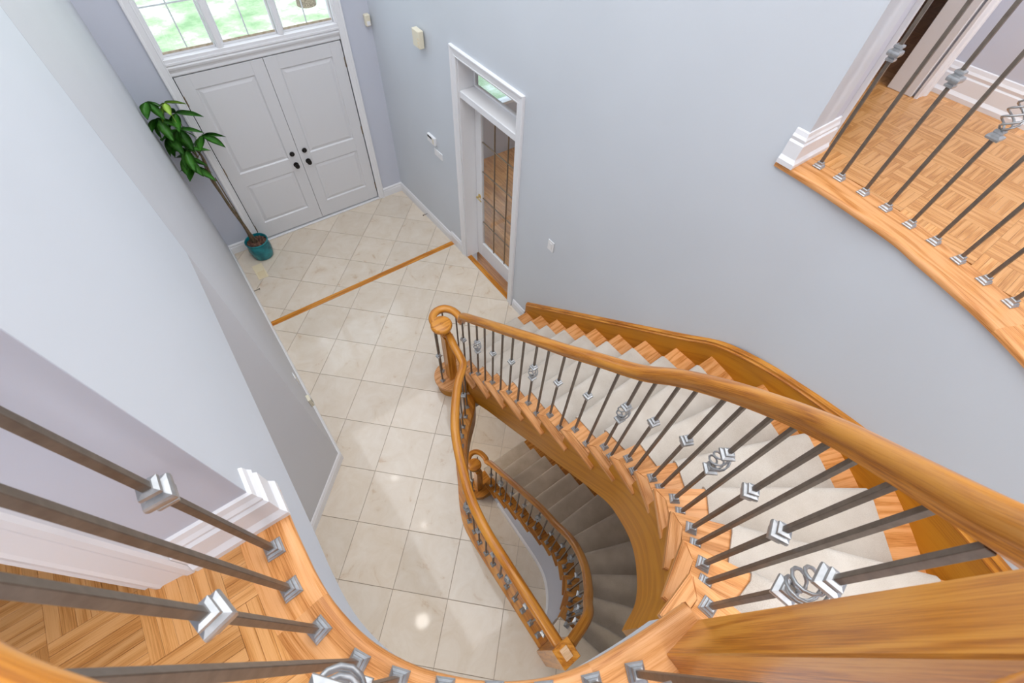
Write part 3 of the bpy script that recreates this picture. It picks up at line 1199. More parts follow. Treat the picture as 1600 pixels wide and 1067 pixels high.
for a, b in lights:
    bm = bmesh.new()
    for lo, hi in (((a, yw - .01, WZ0 + .001), (a + .016, yw + .02, WZ1 - .03)), ((b - .016, yw - .01, WZ0 + .001), (b, yw + .02, WZ1 - .03)), ((a, yw - .012, WZ0 + .001), (b, yw + .02, WZ0 + .028))):
        bx(bm, lo, hi, .002)
    sash = fin(bm, 'sash', M['white'], win, loc=(a, yw, WZ0))
    bm = bmesh.new()
    bx(bm, (a + .01, yw - .016, WZ0 + .022), (b - .01, yw - .008, WZ0 + .040))
    fin(bm, 'aged_seal', M['seal'], sash, loc=(a, yw, WZ0 + .03))
    mx = (a + b) / 2 - .003
    bm = bmesh.new()
    bx(bm, (mx - .006, yw - .002, WZ0 + .028), (mx + .006, yw + .006, WZ1 - .03))
    for zz in (2.577, 2.93, 3.28):
        bx(bm, (a + .016, yw - .0015, zz - .006), (b - .016, yw + .0055, zz + .006))
    fin(bm, 'muntin', M['munt'], sash, loc=(mx, yw, WZ0))
    zs = [WZ0 + .028, 2.577, 2.93, 3.28, WZ1 - .03]
    for za, zb in zip(zs, zs[1:]):
        for xa, xb in ((a + .016, mx - .004), (mx + .004, b - .016)):
            bm = bmesh.new()
            bx(bm, (xa, yw + .000, za + .004), (xb, yw + .003, zb - .004))
            fin(bm, 'pane', M['glass'], sash, loc=(xa, yw, za))

# ------------------------------------------------------------------ outside
bm = bmesh.new(); bx(bm, (-30, 5.7, -.6), (40, 60, -.4)); fin(bm, 'ground', M['lawn'], None, 'structure')
bm = bmesh.new()
tube(bm, [(3.95, 13.9, -.45), (3.98, 13.9, .6), (4.0, 13.95, 2.4), (4.1, 14.0, 5.0)], .24, 16, .17)
tube(bm, [(4.03, 13.95, 3.6), (4.7, 14.2, 4.6), (5.1, 14.3, 5.6)], .09, 8, .05)
tr = fin(bm, 'tree_trunk', M['bark'], None, None, True, loc=(3.95, 13.9, -.4))
tag(tr, 'grey brown tree trunk on the lawn seen through the right pane above the doors', 'tree')

# ------------------------------------------------------------------ glass door in the right wall
bm = bmesh.new()
for (y, s) in ((GY1 - .004, 1), (GY0 + .004, -1)):
    ext_prof(bm, CAS, (XR, y, 0), (0, s, 0), (-1, 0, 0), (0, 0, 1), GZ + .08)
ext_prof(bm, CAS, (XR, GY0 - .078, GZ - .004), (0, 0, 1), (-1, 0, 0), (0, 1, 0), GY1 - GY0 + .156)
fin(bm, 'trim_10', M['white'], None, 'structure')
bm = bmesh.new()   # jamb lining, head and transom bar
bx(bm, (XR + .002, GY1 - .018, 0), (2.42, GY1 + .001, GZ), .002)
bx(bm, (XR + .002, GY0 - .001, 0), (2.42, GY0 + .018, GZ), .002)
bx(bm, (XR + .002, GY0, GZ - .02), (2.42, GY1, GZ + .001), .002)
bx(bm, (XR + .008, GY0 + .018, 2.05), (2.42, GY1 - .018, 2.118), .006)
fin(bm, 'trim_11', M['white'], None, 'structure')
DXG = 2.365
tw = thing('window_2', (DXG, 3.24, 2.12), '', '', kind='structure')
bm = bmesh.new()
for lo, hi in (((DXG, GY0 + .018, 2.118), (DXG + .03, GY1 - .018, 2.14)), ((DXG, GY0 + .018, GZ - .04), (DXG + .03, GY1 - .018, GZ - .02)),
               ((DXG, GY0 + .018, 2.14), (DXG + .03, GY0 + .04, GZ - .04)), ((DXG, GY1 - .04, 2.14), (DXG + .03, GY1 - .018, GZ - .04))):
    bx(bm, lo, hi, .002)
fin(bm, 'window_frame', M['white'], tw, loc=(DXG, GY0, 2.12))
bm = bmesh.new(); bx(bm, (DXG + .012, GY0 + .04, 2.14), (DXG + .016, GY1 - .04, GZ - .04)); fin(bm, 'pane', M['glass'], tw, loc=(DXG, GY0, 2.14))
gd = thing('door_3', (DXG, 3.24, 0.01), '', '', kind='structure')
y0, y1, z0, z1 = GY0 + .02, GY1 - .02, .012, 2.045
gy0, gy1, gz0, gz1 = y0 + .105, y1 - .105, .235, 1.95
bm = bmesh.new()
for lo, hi in (((DXG, y0, z0), (DXG + .036, gy0, z1)), ((DXG, gy1, z0), (DXG + .036, y1, z1)), ((DXG, gy0, z0), (DXG + .036, gy1, gz0)), ((DXG, gy0, gz1), (DXG + .036, gy1, z1))):
    bx(bm, lo, hi, .003)
fin(bm, 'door_frame', M['white'], gd, loc=(DXG, y0, z0))
nc, nrw = 3, 5
cw, ch = (gy1 - gy0) / nc, (gz1 - gz0) / nrw
for i in range(nc):
    for j in range(nrw):
        bm = bmesh.new()
        bx(bm, (DXG + .015, gy0 + i * cw + .004, gz0 + j * ch + .004), (DXG + .020, gy0 + (i + 1) * cw - .004, gz0 + (j + 1) * ch - .004), .0015)
        fin(bm, 'pane', M['glass'], gd, loc=(DXG, gy0 + i * cw, gz0 + j * ch))
for i in range(1, nc):
    bm = bmesh.new(); bx(bm, (DXG + .010, gy0 + i * cw - .005, gz0), (DXG + .025, gy0 + i * cw + .005, gz1), .002); fin(bm, 'came', M['came'], gd, loc=(DXG, gy0 + i * cw, gz0))
for j in range(1, nrw):
    bm = bmesh.new(); bx(bm, (DXG + .011, gy0, gz0 + j * ch - .005), (DXG + .024, gy1, gz0 + j * ch + .005), .002); fin(bm, 'came', M['came'], gd, loc=(DXG, gy0, gz0 + j * ch))
bm = bmesh.new()
lathe(bm, [(0, 0), (.027, 0), (.027, .005), (.012, .010), (.010, .045), (0, .045)], (0, 0, 0), 16)
for v in bm.verts:
    v.co = Vector((DXG - v.co.z, 3.615 + v.co.x, .93 + v.co.y))
tube(bm, [(DXG - .042, 3.615, .93), (DXG - .046, 3.58, .935), (DXG - .044, 3.52, .928)], .008, 8, .006)
bmesh.ops.recalc_face_normals(bm, faces=bm.faces)
fin(bm, 'lever_handle', M['brass'], gd, smooth=True, loc=(DXG, 3.615, .93))

# side room beyond the glass door
rfl = thing('floor', (4, 3.5, 0), '', '', kind='structure')
bm = bmesh.new(); bx(bm, (2.40, 1.4, -.3), (5.6, 5.4, -.004)); fin(bm, 'subfloor', M['parq'], rfl, grain=(0, 1, 0))
for i in range(int(3.2 / .083)):
    xx = 2.405 + i * .083
    yy = 1.4
    while yy < 5.39:
        ln = random.uniform(.5, 1.1)
        ye = min(yy + ln, 5.39)
        if 3.0 < ye and xx < 4.6:
            bm = bmesh.new(); bx(bm, (xx, yy, -.004), (xx + .0822, ye - .0008, .004)); fin(bm, 'plank', M['parq'], rfl, grain=(0, 1, 0), loc=(xx, yy, 0))
        yy = ye
bm = bmesh.new()
WX0, WX1 = 3.5, 4.9
bx(bm, (2.36, YF, -.3), (WX0, YF + .16, 2.66)); bx(bm, (WX1, YF, -.3), (5.7, YF + .16, 2.66))
bx(bm, (WX0, YF, -.3), (WX1, YF + .16, .78)); bx(bm, (WX0, YF, 2.2), (WX1, YF + .16, 2.66))
fin(bm, 'wall_room_front', M['hallwall'], None, 'structure')
bm = bmesh.new(); bx(bm, (5.6, 1.3, -.3), (5.7, 5.4, 2.66)); fin(bm, 'wall_room_side', M['hallwall'], None, 'structure')
bm = bmesh.new(); bx(bm, (2.42, 1.3, -.3), (5.6, 1.4, 2.66)); fin(bm, 'wall_room_near', M['hallwall'], None, 'structure')
bm = bmesh.new(); bx(bm, (2.37, 1.3, 2.662), (5.7, 5.56, 2.80)); fin(bm, 'ceiling', M['ceil'], None, 'structure')
w3 = thing('window_3', (4.2, YF, .8), '', '', kind='structure')
bm = bmesh.new()
for lo, hi in (((WX0, YF - .01, .76), (WX1, YF + .12, .80)), ((WX0, YF, 2.16), (WX1, YF + .12, 2.2)), ((WX0, YF, .8), (WX0 + .04, YF + .12, 2.16)), ((WX1 - .04, YF, .8), (WX1, YF + .12, 2.16)), ((4.18, YF + .03, .8), (4.22, YF + .09, 2.16)), ((WX0, YF + .05, 1.46), (WX1, YF + .07, 1.48))):
    bx(bm, lo, hi, .003)
fin(bm, 'window_frame', M['white'], w3, loc=(WX0, YF, .78))
bm = bmesh.new(); bx(bm, (WX0 + .04, YF + .06, .8), (WX1 - .04, YF + .064, 2.16)); fin(bm, 'pane', M['glass'], w3, loc=(WX0, YF, .8))

# ------------------------------------------------------------------ staircases
def lerp2(a, b, f):
    return Vector(a) * (1 - f) + Vector(b) * f


def make_stair(N, O, T, n, zb, name, label, zbot, wood, string, bull, inner_off, last_top, outer_board=True, cap_off=.125):
    NC, OC = Curve(N), Curve(O)
    c0 = (bull[0], bull[1], zb)
    st = thing(name, c0, label, 'staircase')
    treads = []
    for k in range(1, n):
        z = zb + k * R
        Nk, Ok = Vector(N[k - 1]), Vector(O[k - 1])
        Nn, On = Vector(N[k]), Vector(O[k])
        dirn = (Ok - Nk).normalized()
        back = Vector((dirn.y, -dirn.x))      # towards the next step
        if back.dot(Nn - Nk) < 0:
            back = -back
        dn = (On - Nn).normalized()
        bk = Vector((dn.y, -dn.x))
        if bk.dot(Nn - Nk) < 0:
            bk = -bk
        e = 0.034
        # outer edge sampled so that it follows the curved wall
        outs = []
        for s in range(5):
            q = OC.at(k + s / 4)
            outs.append(q)
        outs = [hit_outer(q - (q - CEN).normalized() * .0, 0, 0) if False else q for q in outs]
        lastq = On + bk * e
        if k == 1:
            cx, cy, rr = bull
            poly = []
            for a in range(95, 275, 9):
                poly.append((cx + rr * math.cos(math.radians(a)), cy + rr * math.sin(math.radians(a))))
            poly = [(Ok.x - .002, Ok.y), (cx, cy + rr)] + poly + [(1.10, cy - rr), (1.12, Nn.y - e), (On.x - .002, On.y - e)]
            bm = bmesh.new()
            prism(bm, poly, z - .03, z, .008)
            t = fin(bm, 'tread', wood, st, grain=dirn.to_3d(), loc=(Nk.x, Nk.y, z))
            bm = bmesh.new()
            poly2 = [(cx + (x - cx) * .86 if x < cx + .05 else x, cy + (y - cy) * .86 if x < cx + .05 else y) for x, y in poly]
            poly2 = [(x, min(y, cy + rr * .86)) if x > cx else (x, y) for x, y in poly2]
            prism(bm, poly2, zb + .001, z - .031)
            fin(bm, 'riser', string, st, grain=(1, 0, 0), loc=(cx, cy, zb))
            continue
        Tk = Vector(T.get(k, tuple(Nn + bk * e)))
        wdt = 0.048
        i1 = Nk + dirn * wdt + back * wdt
        i2 = Tk + dn * wdt
        bm = bmesh.new()
        poly = [tuple(Nk + dirn * .001), tuple(i1)] + [tuple(i2 + dn * .0012)] + [tuple(lastq)] + [tuple(q) for q in outs[::-1][1:]]
        prism(bm, poly, z - .028, z, .0035)
        t = fin(bm, 'tread', wood, st, grain=dirn.to_3d(), loc=(Nk.x, Nk.y, z))
        bm = bmesh.new()
        i2b = Tk + dn * wdt
        prism(bm, [tuple(Nk), tuple(Tk), tuple(i2b), tuple(i1 - (dirn + back) * .0006)], z - .028, z, .0035)
        fin(bm, 'return_nosing', wood, t, grain=(Tk - Nk).to_3d(), loc=(Tk.x, Tk.y, z))
        # cove under the return
    for k in range(2, n + 1):
        z0, z1 = zb + (k - 1) * R, zb + k * R - .0285
        Nk, Ok = Vector(N[k - 1]), Vector(O[k - 1])
        d = (Ok - Nk).normalized()
        nx = Vector(N[min(k, n - 1)]) if k < n else Nk + (Nk - Vector(N[k - 2]))
        bk = Vector((d.y, -d.x))
        if bk.dot(nx - Nk) < 0:
            bk = -bk
        a = Nk + d * (inner_off + .01) + bk * .03
        b = Ok + bk * .03
        bm = bmesh.new()
        prism(bm, [tuple(a), tuple(b), tuple(b + bk * .018), tuple(a + bk * .018)], z0, z1)
        fin(bm, 'riser', wood, st, grain=d.to_3d(), loc=(a.x, a.y, z0))
    # inner (open side) stringer: stepped on top, sweeping curve below
    samples = []
    t = 1.55
    while t < n + .12:
        samples.append(t)
        t += 0.125
    for k in range(2, n + 1):
        samples += [k + .119, k + .127]
    samples = sorted(set(round(s, 4) for s in samples))
    bm = bmesh.new()
    uvl = bm.loops.layers.uv.verify()
    rings = []
    s_acc = 0
    prev = None
    for t in samples:
        p = NC.at(t)
        nn = NC.nrm(t)
        # nn must point outward (away from the well)
        o_ = OC.at(t)
        if nn.dot(o_ - p) < 0:
            nn = -nn
        p0 = p + nn * inner_off
        p1 = p0 + nn * .03
        k = int(math.floor(t - .123))
        zt_ = zb + min(k, n - 1) * R - .03
        if t > n + .1:
            zt_ = zb + (n) * R - .035
        zt_ = max(zt_, zb + R - .03)
        zz = max(zbot(t), zb - .28 if zb > -1 else zb)
        if prev is not None:
            s_acc += (p0 - prev).length
        prev = p0
        rings.append([bm.verts.new((p0.x, p0.y, zz)), bm.verts.new((p0.x, p0.y, zt_)), bm.verts.new((p1.x, p1.y, zt_)), bm.verts.new((p1.x, p1.y, zz)), s_acc, t])
    for A, B in zip(rings, rings[1:]):
        for j in range(4):
            f = bm.faces.new((A[j], B[j], B[(j + 1) % 4], A[(j + 1) % 4]))
            for l in f.loops:
                sx = A[4] if l.vert in A[:4] else B[4]
                # grain runs with the slope
                tt = A[5] if l.vert in A[:4] else B[5]
                l[uvl].uv = (sx * 1.25, l.vert.co.z - zb - R * tt)
    bm.faces.new(rings[0][:4]); bm.faces.new(rings[-1][:4][::-1])
    bmesh.ops.recalc_face_normals(bm, faces=bm.faces)
    fin(bm, 'inner_stringer', string, st, None, True, None, (1.1, 1.0, zb), 40)
    # outer stringer on the wall with its cap moulding
    for nm, prof in (('outer_stringer', [(0.0, -.34), (.026, -.34), (.026, cap_off - .02), (0.0, cap_off - .02)]),
                     ('stringer_cap', [(0.0, cap_off - .02), (.030, cap_off - .02), (.034, cap_off - .008), (.026, cap_off - .002), (.022, cap_off + .010), (.028, cap_off + .016), (.014, cap_off + .026), (0, cap_off + .028)])):
        path = []
        t = .93
        while t <= n + .45:
            q = OC.at(t)
            zz = zb + R * t
            path.append((q.x, q.y, zz))
            t += .25
        bm = bmesh.new()
        rings = []
        uvl = bm.loops.layers.uv.verify()
        s_acc = 0
        for i, q in enumerate(path):
            a = Vector(path[max(i - 1, 0)][:2]); b = Vector(path[min(i + 1, len(path) - 1)][:2])
            d = (b - a).normalized()
            nn = Vector((d.y, -d.x))
            inn = Vector(NC.at(.93 + .25 * i)) - Vector(q[:2])
            if nn.dot(inn) < 0:
                nn = -nn
            if i:
                s_acc += (Vector(q) - Vector(path[i - 1])).length
            rings.append(([bm.verts.new((q[0] + nn.x * (u - .001), q[1] + nn.y * (u - .001), max(q[2] + v, zb))) for u, v in prof], s_acc))
        for (A, sa), (B, sb) in zip(rings, rings[1:]):
            kk = len(A)
            for j in range(kk):
                j2 = (j + 1) % kk
                f = bm.faces.new((A[j], B[j], B[j2], A[j2]))
                vv = [prof[j][1] + prof[j][0], prof[j2][1] + prof[j2][0]]
                for l, uvv in zip(f.loops, ((sa, vv[0]), (sb, vv[0]), (sb, vv[1]), (sa, vv[1]))):
                    l[uvl].uv = uvv
        bm.faces.new(rings[0][0]); bm.faces.new(rings[-1][0][::-1])
        bmesh.ops.recalc_face_normals(bm, faces=bm.faces)
        fin(bm, nm, M['honey'] if (nm == 'stringer_cap' and string is not M['darkwood']) else string, st, None, True, None, (2.15, 1.0, zb), 35)
    # plaster soffit under the flight
    bm = bmesh.new()
    g = []
    t = 2.6 if zb > -1 else 3.0
    while t < n + .1:
        p, q = NC.at(t), OC.at(t)
        nn = (q - p).normalized()
        zz = zbot(t)
        g.append([bm.verts.new((lerp2(p + nn * (inner_off + .03), q - nn * .002, f).x, lerp2(p + nn * (inner_off + .03), q - nn * .002, f).y, zz + .02 + (R * t + zb - .34 - zz) * f * .0)) for f in (0, .25, .5, .75, 1)])
        t += .25
    for A, B in zip(g, g[1:]):
        for j in range(4):
            bm.faces.new((A[j], A[j + 1], B[j + 1], B[j]))
    bmesh.ops.recalc_face_normals(bm, faces=bm.faces)
    r = bmesh.ops.solidify(bm, geom=bm.faces, thickness=.015)
    fin(bm, 'soffit', M['ceil'], st, None, True, None, (1.6, 1.0, zb))
    return st, NC, OC


def zbot_main(t):
    f = min(1, max(0, (t - 8) / 3.5))
    return R * t - .60 - .075 * f


st1, NC1, OC1 = make_stair(N_main, O_main, T_main, 16, 0.0, 'staircase',
                           'curved oak staircase rising from the tiled hall to the upper landing', zbot_main, M['oak'], M['string'], (1.03, 2.17, .18), 0.03, True)
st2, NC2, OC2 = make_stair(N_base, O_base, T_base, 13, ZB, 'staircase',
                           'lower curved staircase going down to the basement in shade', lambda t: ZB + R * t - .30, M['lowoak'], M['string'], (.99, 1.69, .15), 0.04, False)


def runner(NC, OC, n, zb, a_fn, b_fn, name, label, mat, start=1, last=None):
    """carpet laid over the steps: one continuous strip with rolled nosings"""
    bm = bmesh.new()
    rows = []
    last = last or n
    th = .011

    def row(k, t_off_back, z, bulge=0.0):
        """line parallel to nosing k, moved back by t_off_back metres"""
        Nk, Ok = Vector(NC.at(k)), Vector(OC.at(k))
        d = (Ok - Nk).normalized()
        bk = Vector((d.y, -d.x))
        if bk.dot(NC.at(k + .5) - Nk) < 0:
            bk = -bk
        w = (Ok - Nk).length
        a, b = a_fn(k), w - b_fn(k)
        rows.append([(Nk + d * (a + (b - a) * f / 10) + bk * t_off_back).to_3d() + Vector((0, 0, z)) for f in range(11)])

    for k in range(start, last + 1):
        z0 = zb + (k - 1) * R
        z = zb + k * R
        row(k, .028 - th + (.001 if k > 1 else 0), z0 + th + .002)
        row(k, .028 - th, z - .045)
        row(k, -.004, z - .034)
        row(k, -th - .003, z - .018)
        row(k, -th + .002, z - .002)
        row(k, .004, z + th - .002)
        row(k, .025, z + th)
        if k < last:
            # mid rows toward the next riser
            A = rows[-1]
            Nk, Ok = Vector(NC.at(k + 1)), Vector(OC.at(k + 1))
            d = (Ok - Nk).normalized()
            bk = Vector((d.y, -d.x))
            if bk.dot(NC.at(k + 1.5) - NC.at(k + 1)) < 0:
                bk = -bk
            w = (Ok - Nk).length
            a, b = a_fn(k + 1), w - b_fn(k + 1)
            Bv = [(Nk + d * (a + (b - a) * f / 10) + bk * (.028 - th - .006)).to_3d() + Vector((0, 0, z + th)) for f in range(11)]
            for f in (.33, .66, 1.0):
                rows.append([A[i].lerp(Bv[i], f) for i in range(11)])
        else:
            row(k, .25, z + th)
    V = [[bm.verts.new(p) for p in r] for r in rows]
    for A, B in zip(V, V[1:]):
        for j in range(10):
            bm.faces.new((A[j], A[j + 1], B[j + 1], B[j]))
    bmesh.ops.recalc_face_normals(bm, faces=bm.faces)
    bmesh.ops.solidify(bm, geom=bm.faces, thickness=.009)
    o = fin(bm, name, mat, None, None, True, None, tuple(rows[0][5]), 60)
    tag(o, label, 'carpet')
    return o


def a_main(k):
    if k < 9: return .145
    return {9: .155, 10: .19, 11: .215, 12: .225, 13: .225, 14: .22, 15: .17, 16: .17}.get(int(k), .17)


runner(NC1, OC1, 16, 0.0, a_main, lambda k: .165 if k < 10 else .15, 'stair_runner', 'beige carpet runner laid up the oak steps of the main staircase', M['carpet'], 1, 15)
runner(NC2, OC2, 13, ZB, lambda k: .145 if k < 8 else .16, lambda k: .27 if k < 8 else .20, 'stair_runner', 'beige carpet darkened for shade on the basement stairs seen down through the well', M['carpetlow'], 1, 13)

# closed painted wall under the inner side of the basement flight with its white baseboard
pts, ztop = [], []
t = 1.7
while t < 13.2:
    p = NC2.at(t); nn = NC2.nrm(t)
    if nn.dot(OC2.at(t) - p) < 0: nn = -nn
    q = p + nn * .052
    pts.append((q.x, q.y)); ztop.append(ZB + R * t - .29)
    t += .25
vwall('wall_under_basement_stair', pts, ZB, [max(z, ZB + .02) for z in ztop], M['hallwall'], -.03)
swept('baseboard_basement', [(x, y, ZB) for x, y in pts[6:]], BB, M['white'], None, 'structure', smooth=False)

# ------------------------------------------------------------------ railings
RAIL = [(-.020, 0), (.020, 0), (.021, .012), (.024, .018), (.033, .026), (.0355, .038), (.032, .050), (.022, .0595), (.008, .0635), (-.008, .0635), (-.022, .0595), (-.032, .050), (-.0355, .038), (-.033, .026), (-.024, .018), (-.021, .012)]


def sq_stack(levels):
    """stacked square rings (half width, z), closed"""
    bm = bmesh.new()
    rings = []
    for h, z in levels:
        rings.append([bm.verts.new((sx * h, sy * h, z)) for sx, sy in ((-1, -1), (1, -1), (1, 1), (-1, 1))])
    for A, B in zip(rings, rings[1:]):
        for i in range(4):
            j = (i + 1) % 4
            bm.faces.new((A[i], A[j], B[j], B[i]))
    bm.faces.new(rings[0][::-1]); bm.faces.new(rings[-1])
    me = bpy.data.meshes.new('x')
    bm.to_mesh(me); bm.free()
    me.materials.append(M['silver'])
    return me


SHOE = sq_stack([(.0205, 0), (.0205, .004), (.018, .007), (.0175, .012), (.0125, .016), (.012, .025), (.0095, .027), (.0075, .027)])
KNUCK = sq_stack([(.0085, -.030), (.0150, -.027), (.0155, -.020), (.0115, -.016), (.0115, -.012), (.0205, -.009), (.0220, -.002), (.0220, .003), (.0205, .009), (.0115, .012), (.0115, .016), (.0155, .020), (.0150, .027), (.0085, .030)])
HKN = sq_stack([(.0085, -.019), (.0210, -.015), (.0225, -.008), (.0215, -.003), (.0130, .001), (.0125, .006), (.0150, .009), (.0145, .015), (.0085, .018)])


def basket_mesh():
    bm = bmesh.new()
    for q in range(4):
        pts = []
        for i in range(15):
            f = i / 14
            r = .004 + .029 * math.sin(PI * f) ** .8
            a = q * PI / 2 + 2 * PI * f * .95
            pts.append((r * math.cos(a), r * math.sin(a), -.055 + .11 * f))
        tube(bm, pts, .0038, 6)
    bmesh.ops.recalc_face_normals(bm, faces=bm.faces)
    me = bpy.data.meshes.new('basket')
    bm.to_mesh(me); bm.free()
    me.polygons.foreach_set('use_smooth', [True] * len(me.polygons))
    me.materials.append(M['silver'])
    return me


BASK = basket_mesh()
HB = .0067


def baluster(parent, x, y, z0, z1, ang, kind='plain', kh=.455, shoe=True):
    bm = bmesh.new()
    mt = Matrix.Translation((x, y, z0)) @ Matrix.Rotation(ang, 4, 'Z')
    L = z1 - z0
    if kind == 'basket':
        bx(bm, (-HB, -HB, 0), (HB, HB, kh - .05), .001, mt)
        bx(bm, (-HB, -HB, kh + .05), (HB, HB, L), .001, mt)
    else:
        bx(bm, (-HB, -HB, 0), (HB, HB, L), .001, mt)
    b = fin(bm, 'baluster', M['iron'], parent, loc=(x, y, z0))
    if shoe:
        link(SHOE, 'baluster_shoe', None, b, None, (x, y, z0 + .0005), ang)
    if kind == 'knuckle':
        link(KNUCK, 'knuckle', None, b, None, (x, y, z0 + kh), ang)
    if kind == 'basket':
        link(HKN, 'knuckle', None, b, None, (x, y, z0 + kh - .07), ang)
        o = link(HKN, 'knuckle', None, b, None, (x, y, z0 + kh + .07), ang)
        link(BASK, 'twisted_basket', None, b, None, (x, y, z0 + kh), ang)
    return b


def handrail(parent, path, mat=None, name='handrail'):
    return swept(name, path, RAIL, mat or M['honey'], parent, None, True, 50, tuple(path[len(path) // 2]))


def newel(parent, x, y, w, z0, z1, name='newel_post', plug=False, neck=None):
    h = w / 2
    bm = bmesh.new()
    bx(bm, (x - h, y - h, z0), (x + h, y + h, z1), .003)
    if neck:
        lathe(bm, [(h * .75, 0), (h * .95, .012), (h * .95, .022), (h * .6, .032), (h * .55, neck - .02), (h * .8, neck)], (x, y, z1 - .001), 20)
    o = fin(bm, name, M['honey'], parent, grain=(0, 0, 1), loc=(x, y, z0))
    if plug:
        bm = bmesh.new()
        a = PI / 4 * 0
        bx(bm, (x - h * .42, y - h * .55, z1 - .002), (x + h * .42, y + h * .55, z1 + .006), .002)
        fin(bm, 'end_plug', M['plug'], o, grain=(1, 0, 0), loc=(x, y, z1))
    return o


def ang_of(path, p):
    """tangent angle of a 2D polyline near p"""
    best, a = 1e9, 0
    for q, r in zip(path, path[1:]):
        mx_, my_ = (q[0] + r[0]) / 2, (q[1] + r[1]) / 2
        d = (mx_ - p[0]) ** 2 + (my_ - p[1]) ** 2
        if d < best:
            best = d
            a = math.atan2(r[1] - q[1], r[0] - q[0])
    return a


def volute(path_end, c, zt, s=1.0):
    """points of the scroll: arrives heading +y on the right side and turns left round c; returns path"""
    pts = [(.135, -.10, .012), (.152, -.02, .004), (.138, .070, 0), (.090, .130, 0), (.020, .140, 0), (-.040, .105, 0), (-.066, .045, 0), (-.056, -.010, 0), (-.020, -.036, 0)]
    return [(c[0] + x * s, c[1] + y * s, zt + z) for x, y, z in pts]


def eye(bm_parent, c, z, r, mat, parent):
    bm = bmesh.new()
    lathe(bm, [(0, 0), (r * .80, 0), (r * .82, .012), (r * .97, .022), (r, .038), (r * .97, .051), (r * .90, .0595), (r * .80, .0640), (0, .0645)], (c[0], c[1], z), 28)
    return fin(bm, 'scroll_eye', mat, parent, None, True, (1, 0, 0), (c[0], c[1], z), 40)


# --- main stair railing
rl = thing('stair_railing', (1.03, 2.17, R), 'oak and iron railing climbing the main staircase, with a scrolled lower end', 'railing')
fb = [((.532, -.265), 3.635, 15), ((.687, -.214), 3.450, 14), ((.830, -.133), 3.264, 13), ((.953, -.023), 3.065, 12), ((1.033, .106), 2.886, 11), ((1.095, .266), 2.679, 10),
      ((1.119, .421), 2.488, 9), ((1.129, .651), 2.290, 8), ((1.133, .883), 2.094, 7), ((1.135, 1.115), 1.916, 6), ((1.137, 1.356), 1.725, 5), ((1.139, 1.595), 1.534, 4), ((1.145, 1.834), 1.338, 3), ((1.150, 2.00), 1.20, 2)]
bb = [((.649, -.252), 3.502, 14), ((.798, -.179), 3.312, 13), ((.932, -.077), 3.127, 12), ((1.028, .049), 2.939, 11), ((1.070, .200), 2.778, 10), ((1.109, .356), 2.580, 9), ((1.124, .535), 2.378, 8),
      ((1.128, .770), 2.192, 7), ((1.133, 1.009), 1.999, 6), ((1.139, 1.243), 1.807, 5), ((1.141, 1.480), 1.62, 4), ((1.145, 1.72), 1.42, 3), ((1.150, 1.93), 1.255, 2)]
rp = [(.40, -.275, 3.79)] + [(p[0], p[1], z) for p, z, k in fb[:-1]] + [(1.148, 1.95, 1.245), (1.152, 2.04, 1.165)]
VC = (1.025, 2.20)
VZ = 1.015
main_rail = catmull(rp, 6)[:-1] + catmull([rp[-1]] + volute(None, VC, VZ), 6)
handrail(rl, [tuple(v) for v in main_rail])
eye(None, (VC[0] - .026, VC[1] - .020), VZ - .0006, .096, M['honey'], rl)
mr2 = [(v[0], v[1]) for v in catmull(rp, 6)]
kinds = {15: 'basket', 14: 'knuckle', 13: 'knuckle', 12: 'basket', 11: 'knuckle', 10: 'knuckle', 9: 'basket', 8: 'knuckle', 7: 'knuckle', 6: 'basket', 5: 'knuckle', 4: 'knuckle', 3: 'basket', 2: 'knuckle'}
for p, z, k in fb:
    if k == 2:
        continue
    baluster(rl, p[0], p[1], k * R, z + .004, ang_of(mr2, p), kinds[k], .46)
for p, z, k in bb:
    if k == 2:
        continue
    baluster(rl, p[0], p[1], k * R, z + .004, ang_of(mr2, p), 'plain')
baluster(rl, 1.148, 2.075, 2 * R, 1.145, PI / 2, 'knuckle', .46)
baluster(rl, 1.148, 1.965, 2 * R, 1.235, PI / 2, 'plain')
baluster(rl, .92, 2.165, R, VZ + .01, .3, 'knuckle', .46)
baluster(rl, .975, 2.265, R, VZ + .01, .8, 'plain')
baluster(rl, 1.09, 2.325, R, VZ + .01, 1.2, 'plain')
baluster(rl, 1.15, 2.185, R, VZ + .03, 1.2, 'plain')
newel(rl, 1.03, 2.165, .088, R, .90, neck=.115)
newel(rl, .3675, -.287, .111, ZU, 4.12)

# --- guard round the stair opening
gd_ = thing('guard_railing', (.38, .3, 0), 'oak and iron guard rail around the basement stair opening in the tiled hall', 'railing')
gp = [(1.03, 2.12), (1.005, 1.99), (.985, 1.85), (.955, 1.775), (.826, 1.653), (.685, 1.468), (.573, 1.281), (.478, 1.041), (.408, .82), (.374, .578), (.368, .321), (.366, .107), (.364, -.10), (.363, -.215)]
gpc = [(v.x, v.y) for v in catmull([(x, y, 0) for x, y in gp], 5)]
handrail(gd_, [(x, y, .905) for x, y in gpc])
gb = [(1.001, 1.845), (.928, 1.762), (.849, 1.683), (.782, 1.605), (.724, 1.52), (.673, 1.445), (.615, 1.345), (.56, 1.245), (.515, 1.135), (.475, 1.03), (.438, .965), (.406, .893), (.396, .793), (.381, .694), (.379, .59), (.378, .487), (.377, .384), (.375, .284), (.375, .174), (.376, .071), (.376, -.032), (.374, -.131)]
gk = ['knuckle', 'plain', 'knuckle', 'plain', 'basket', 'plain']
for i, p in enumerate(gb):
    baluster(gd_, p[0], p[1], .020, .909, ang_of(gpc, p), gk[(i + 5) % 6], .46)
bm = bmesh.new()
nsh = len(open_left_s)
poly = open_left_s + [(.428, -.206), (.328, -.206)] + shoe_out[::-1]
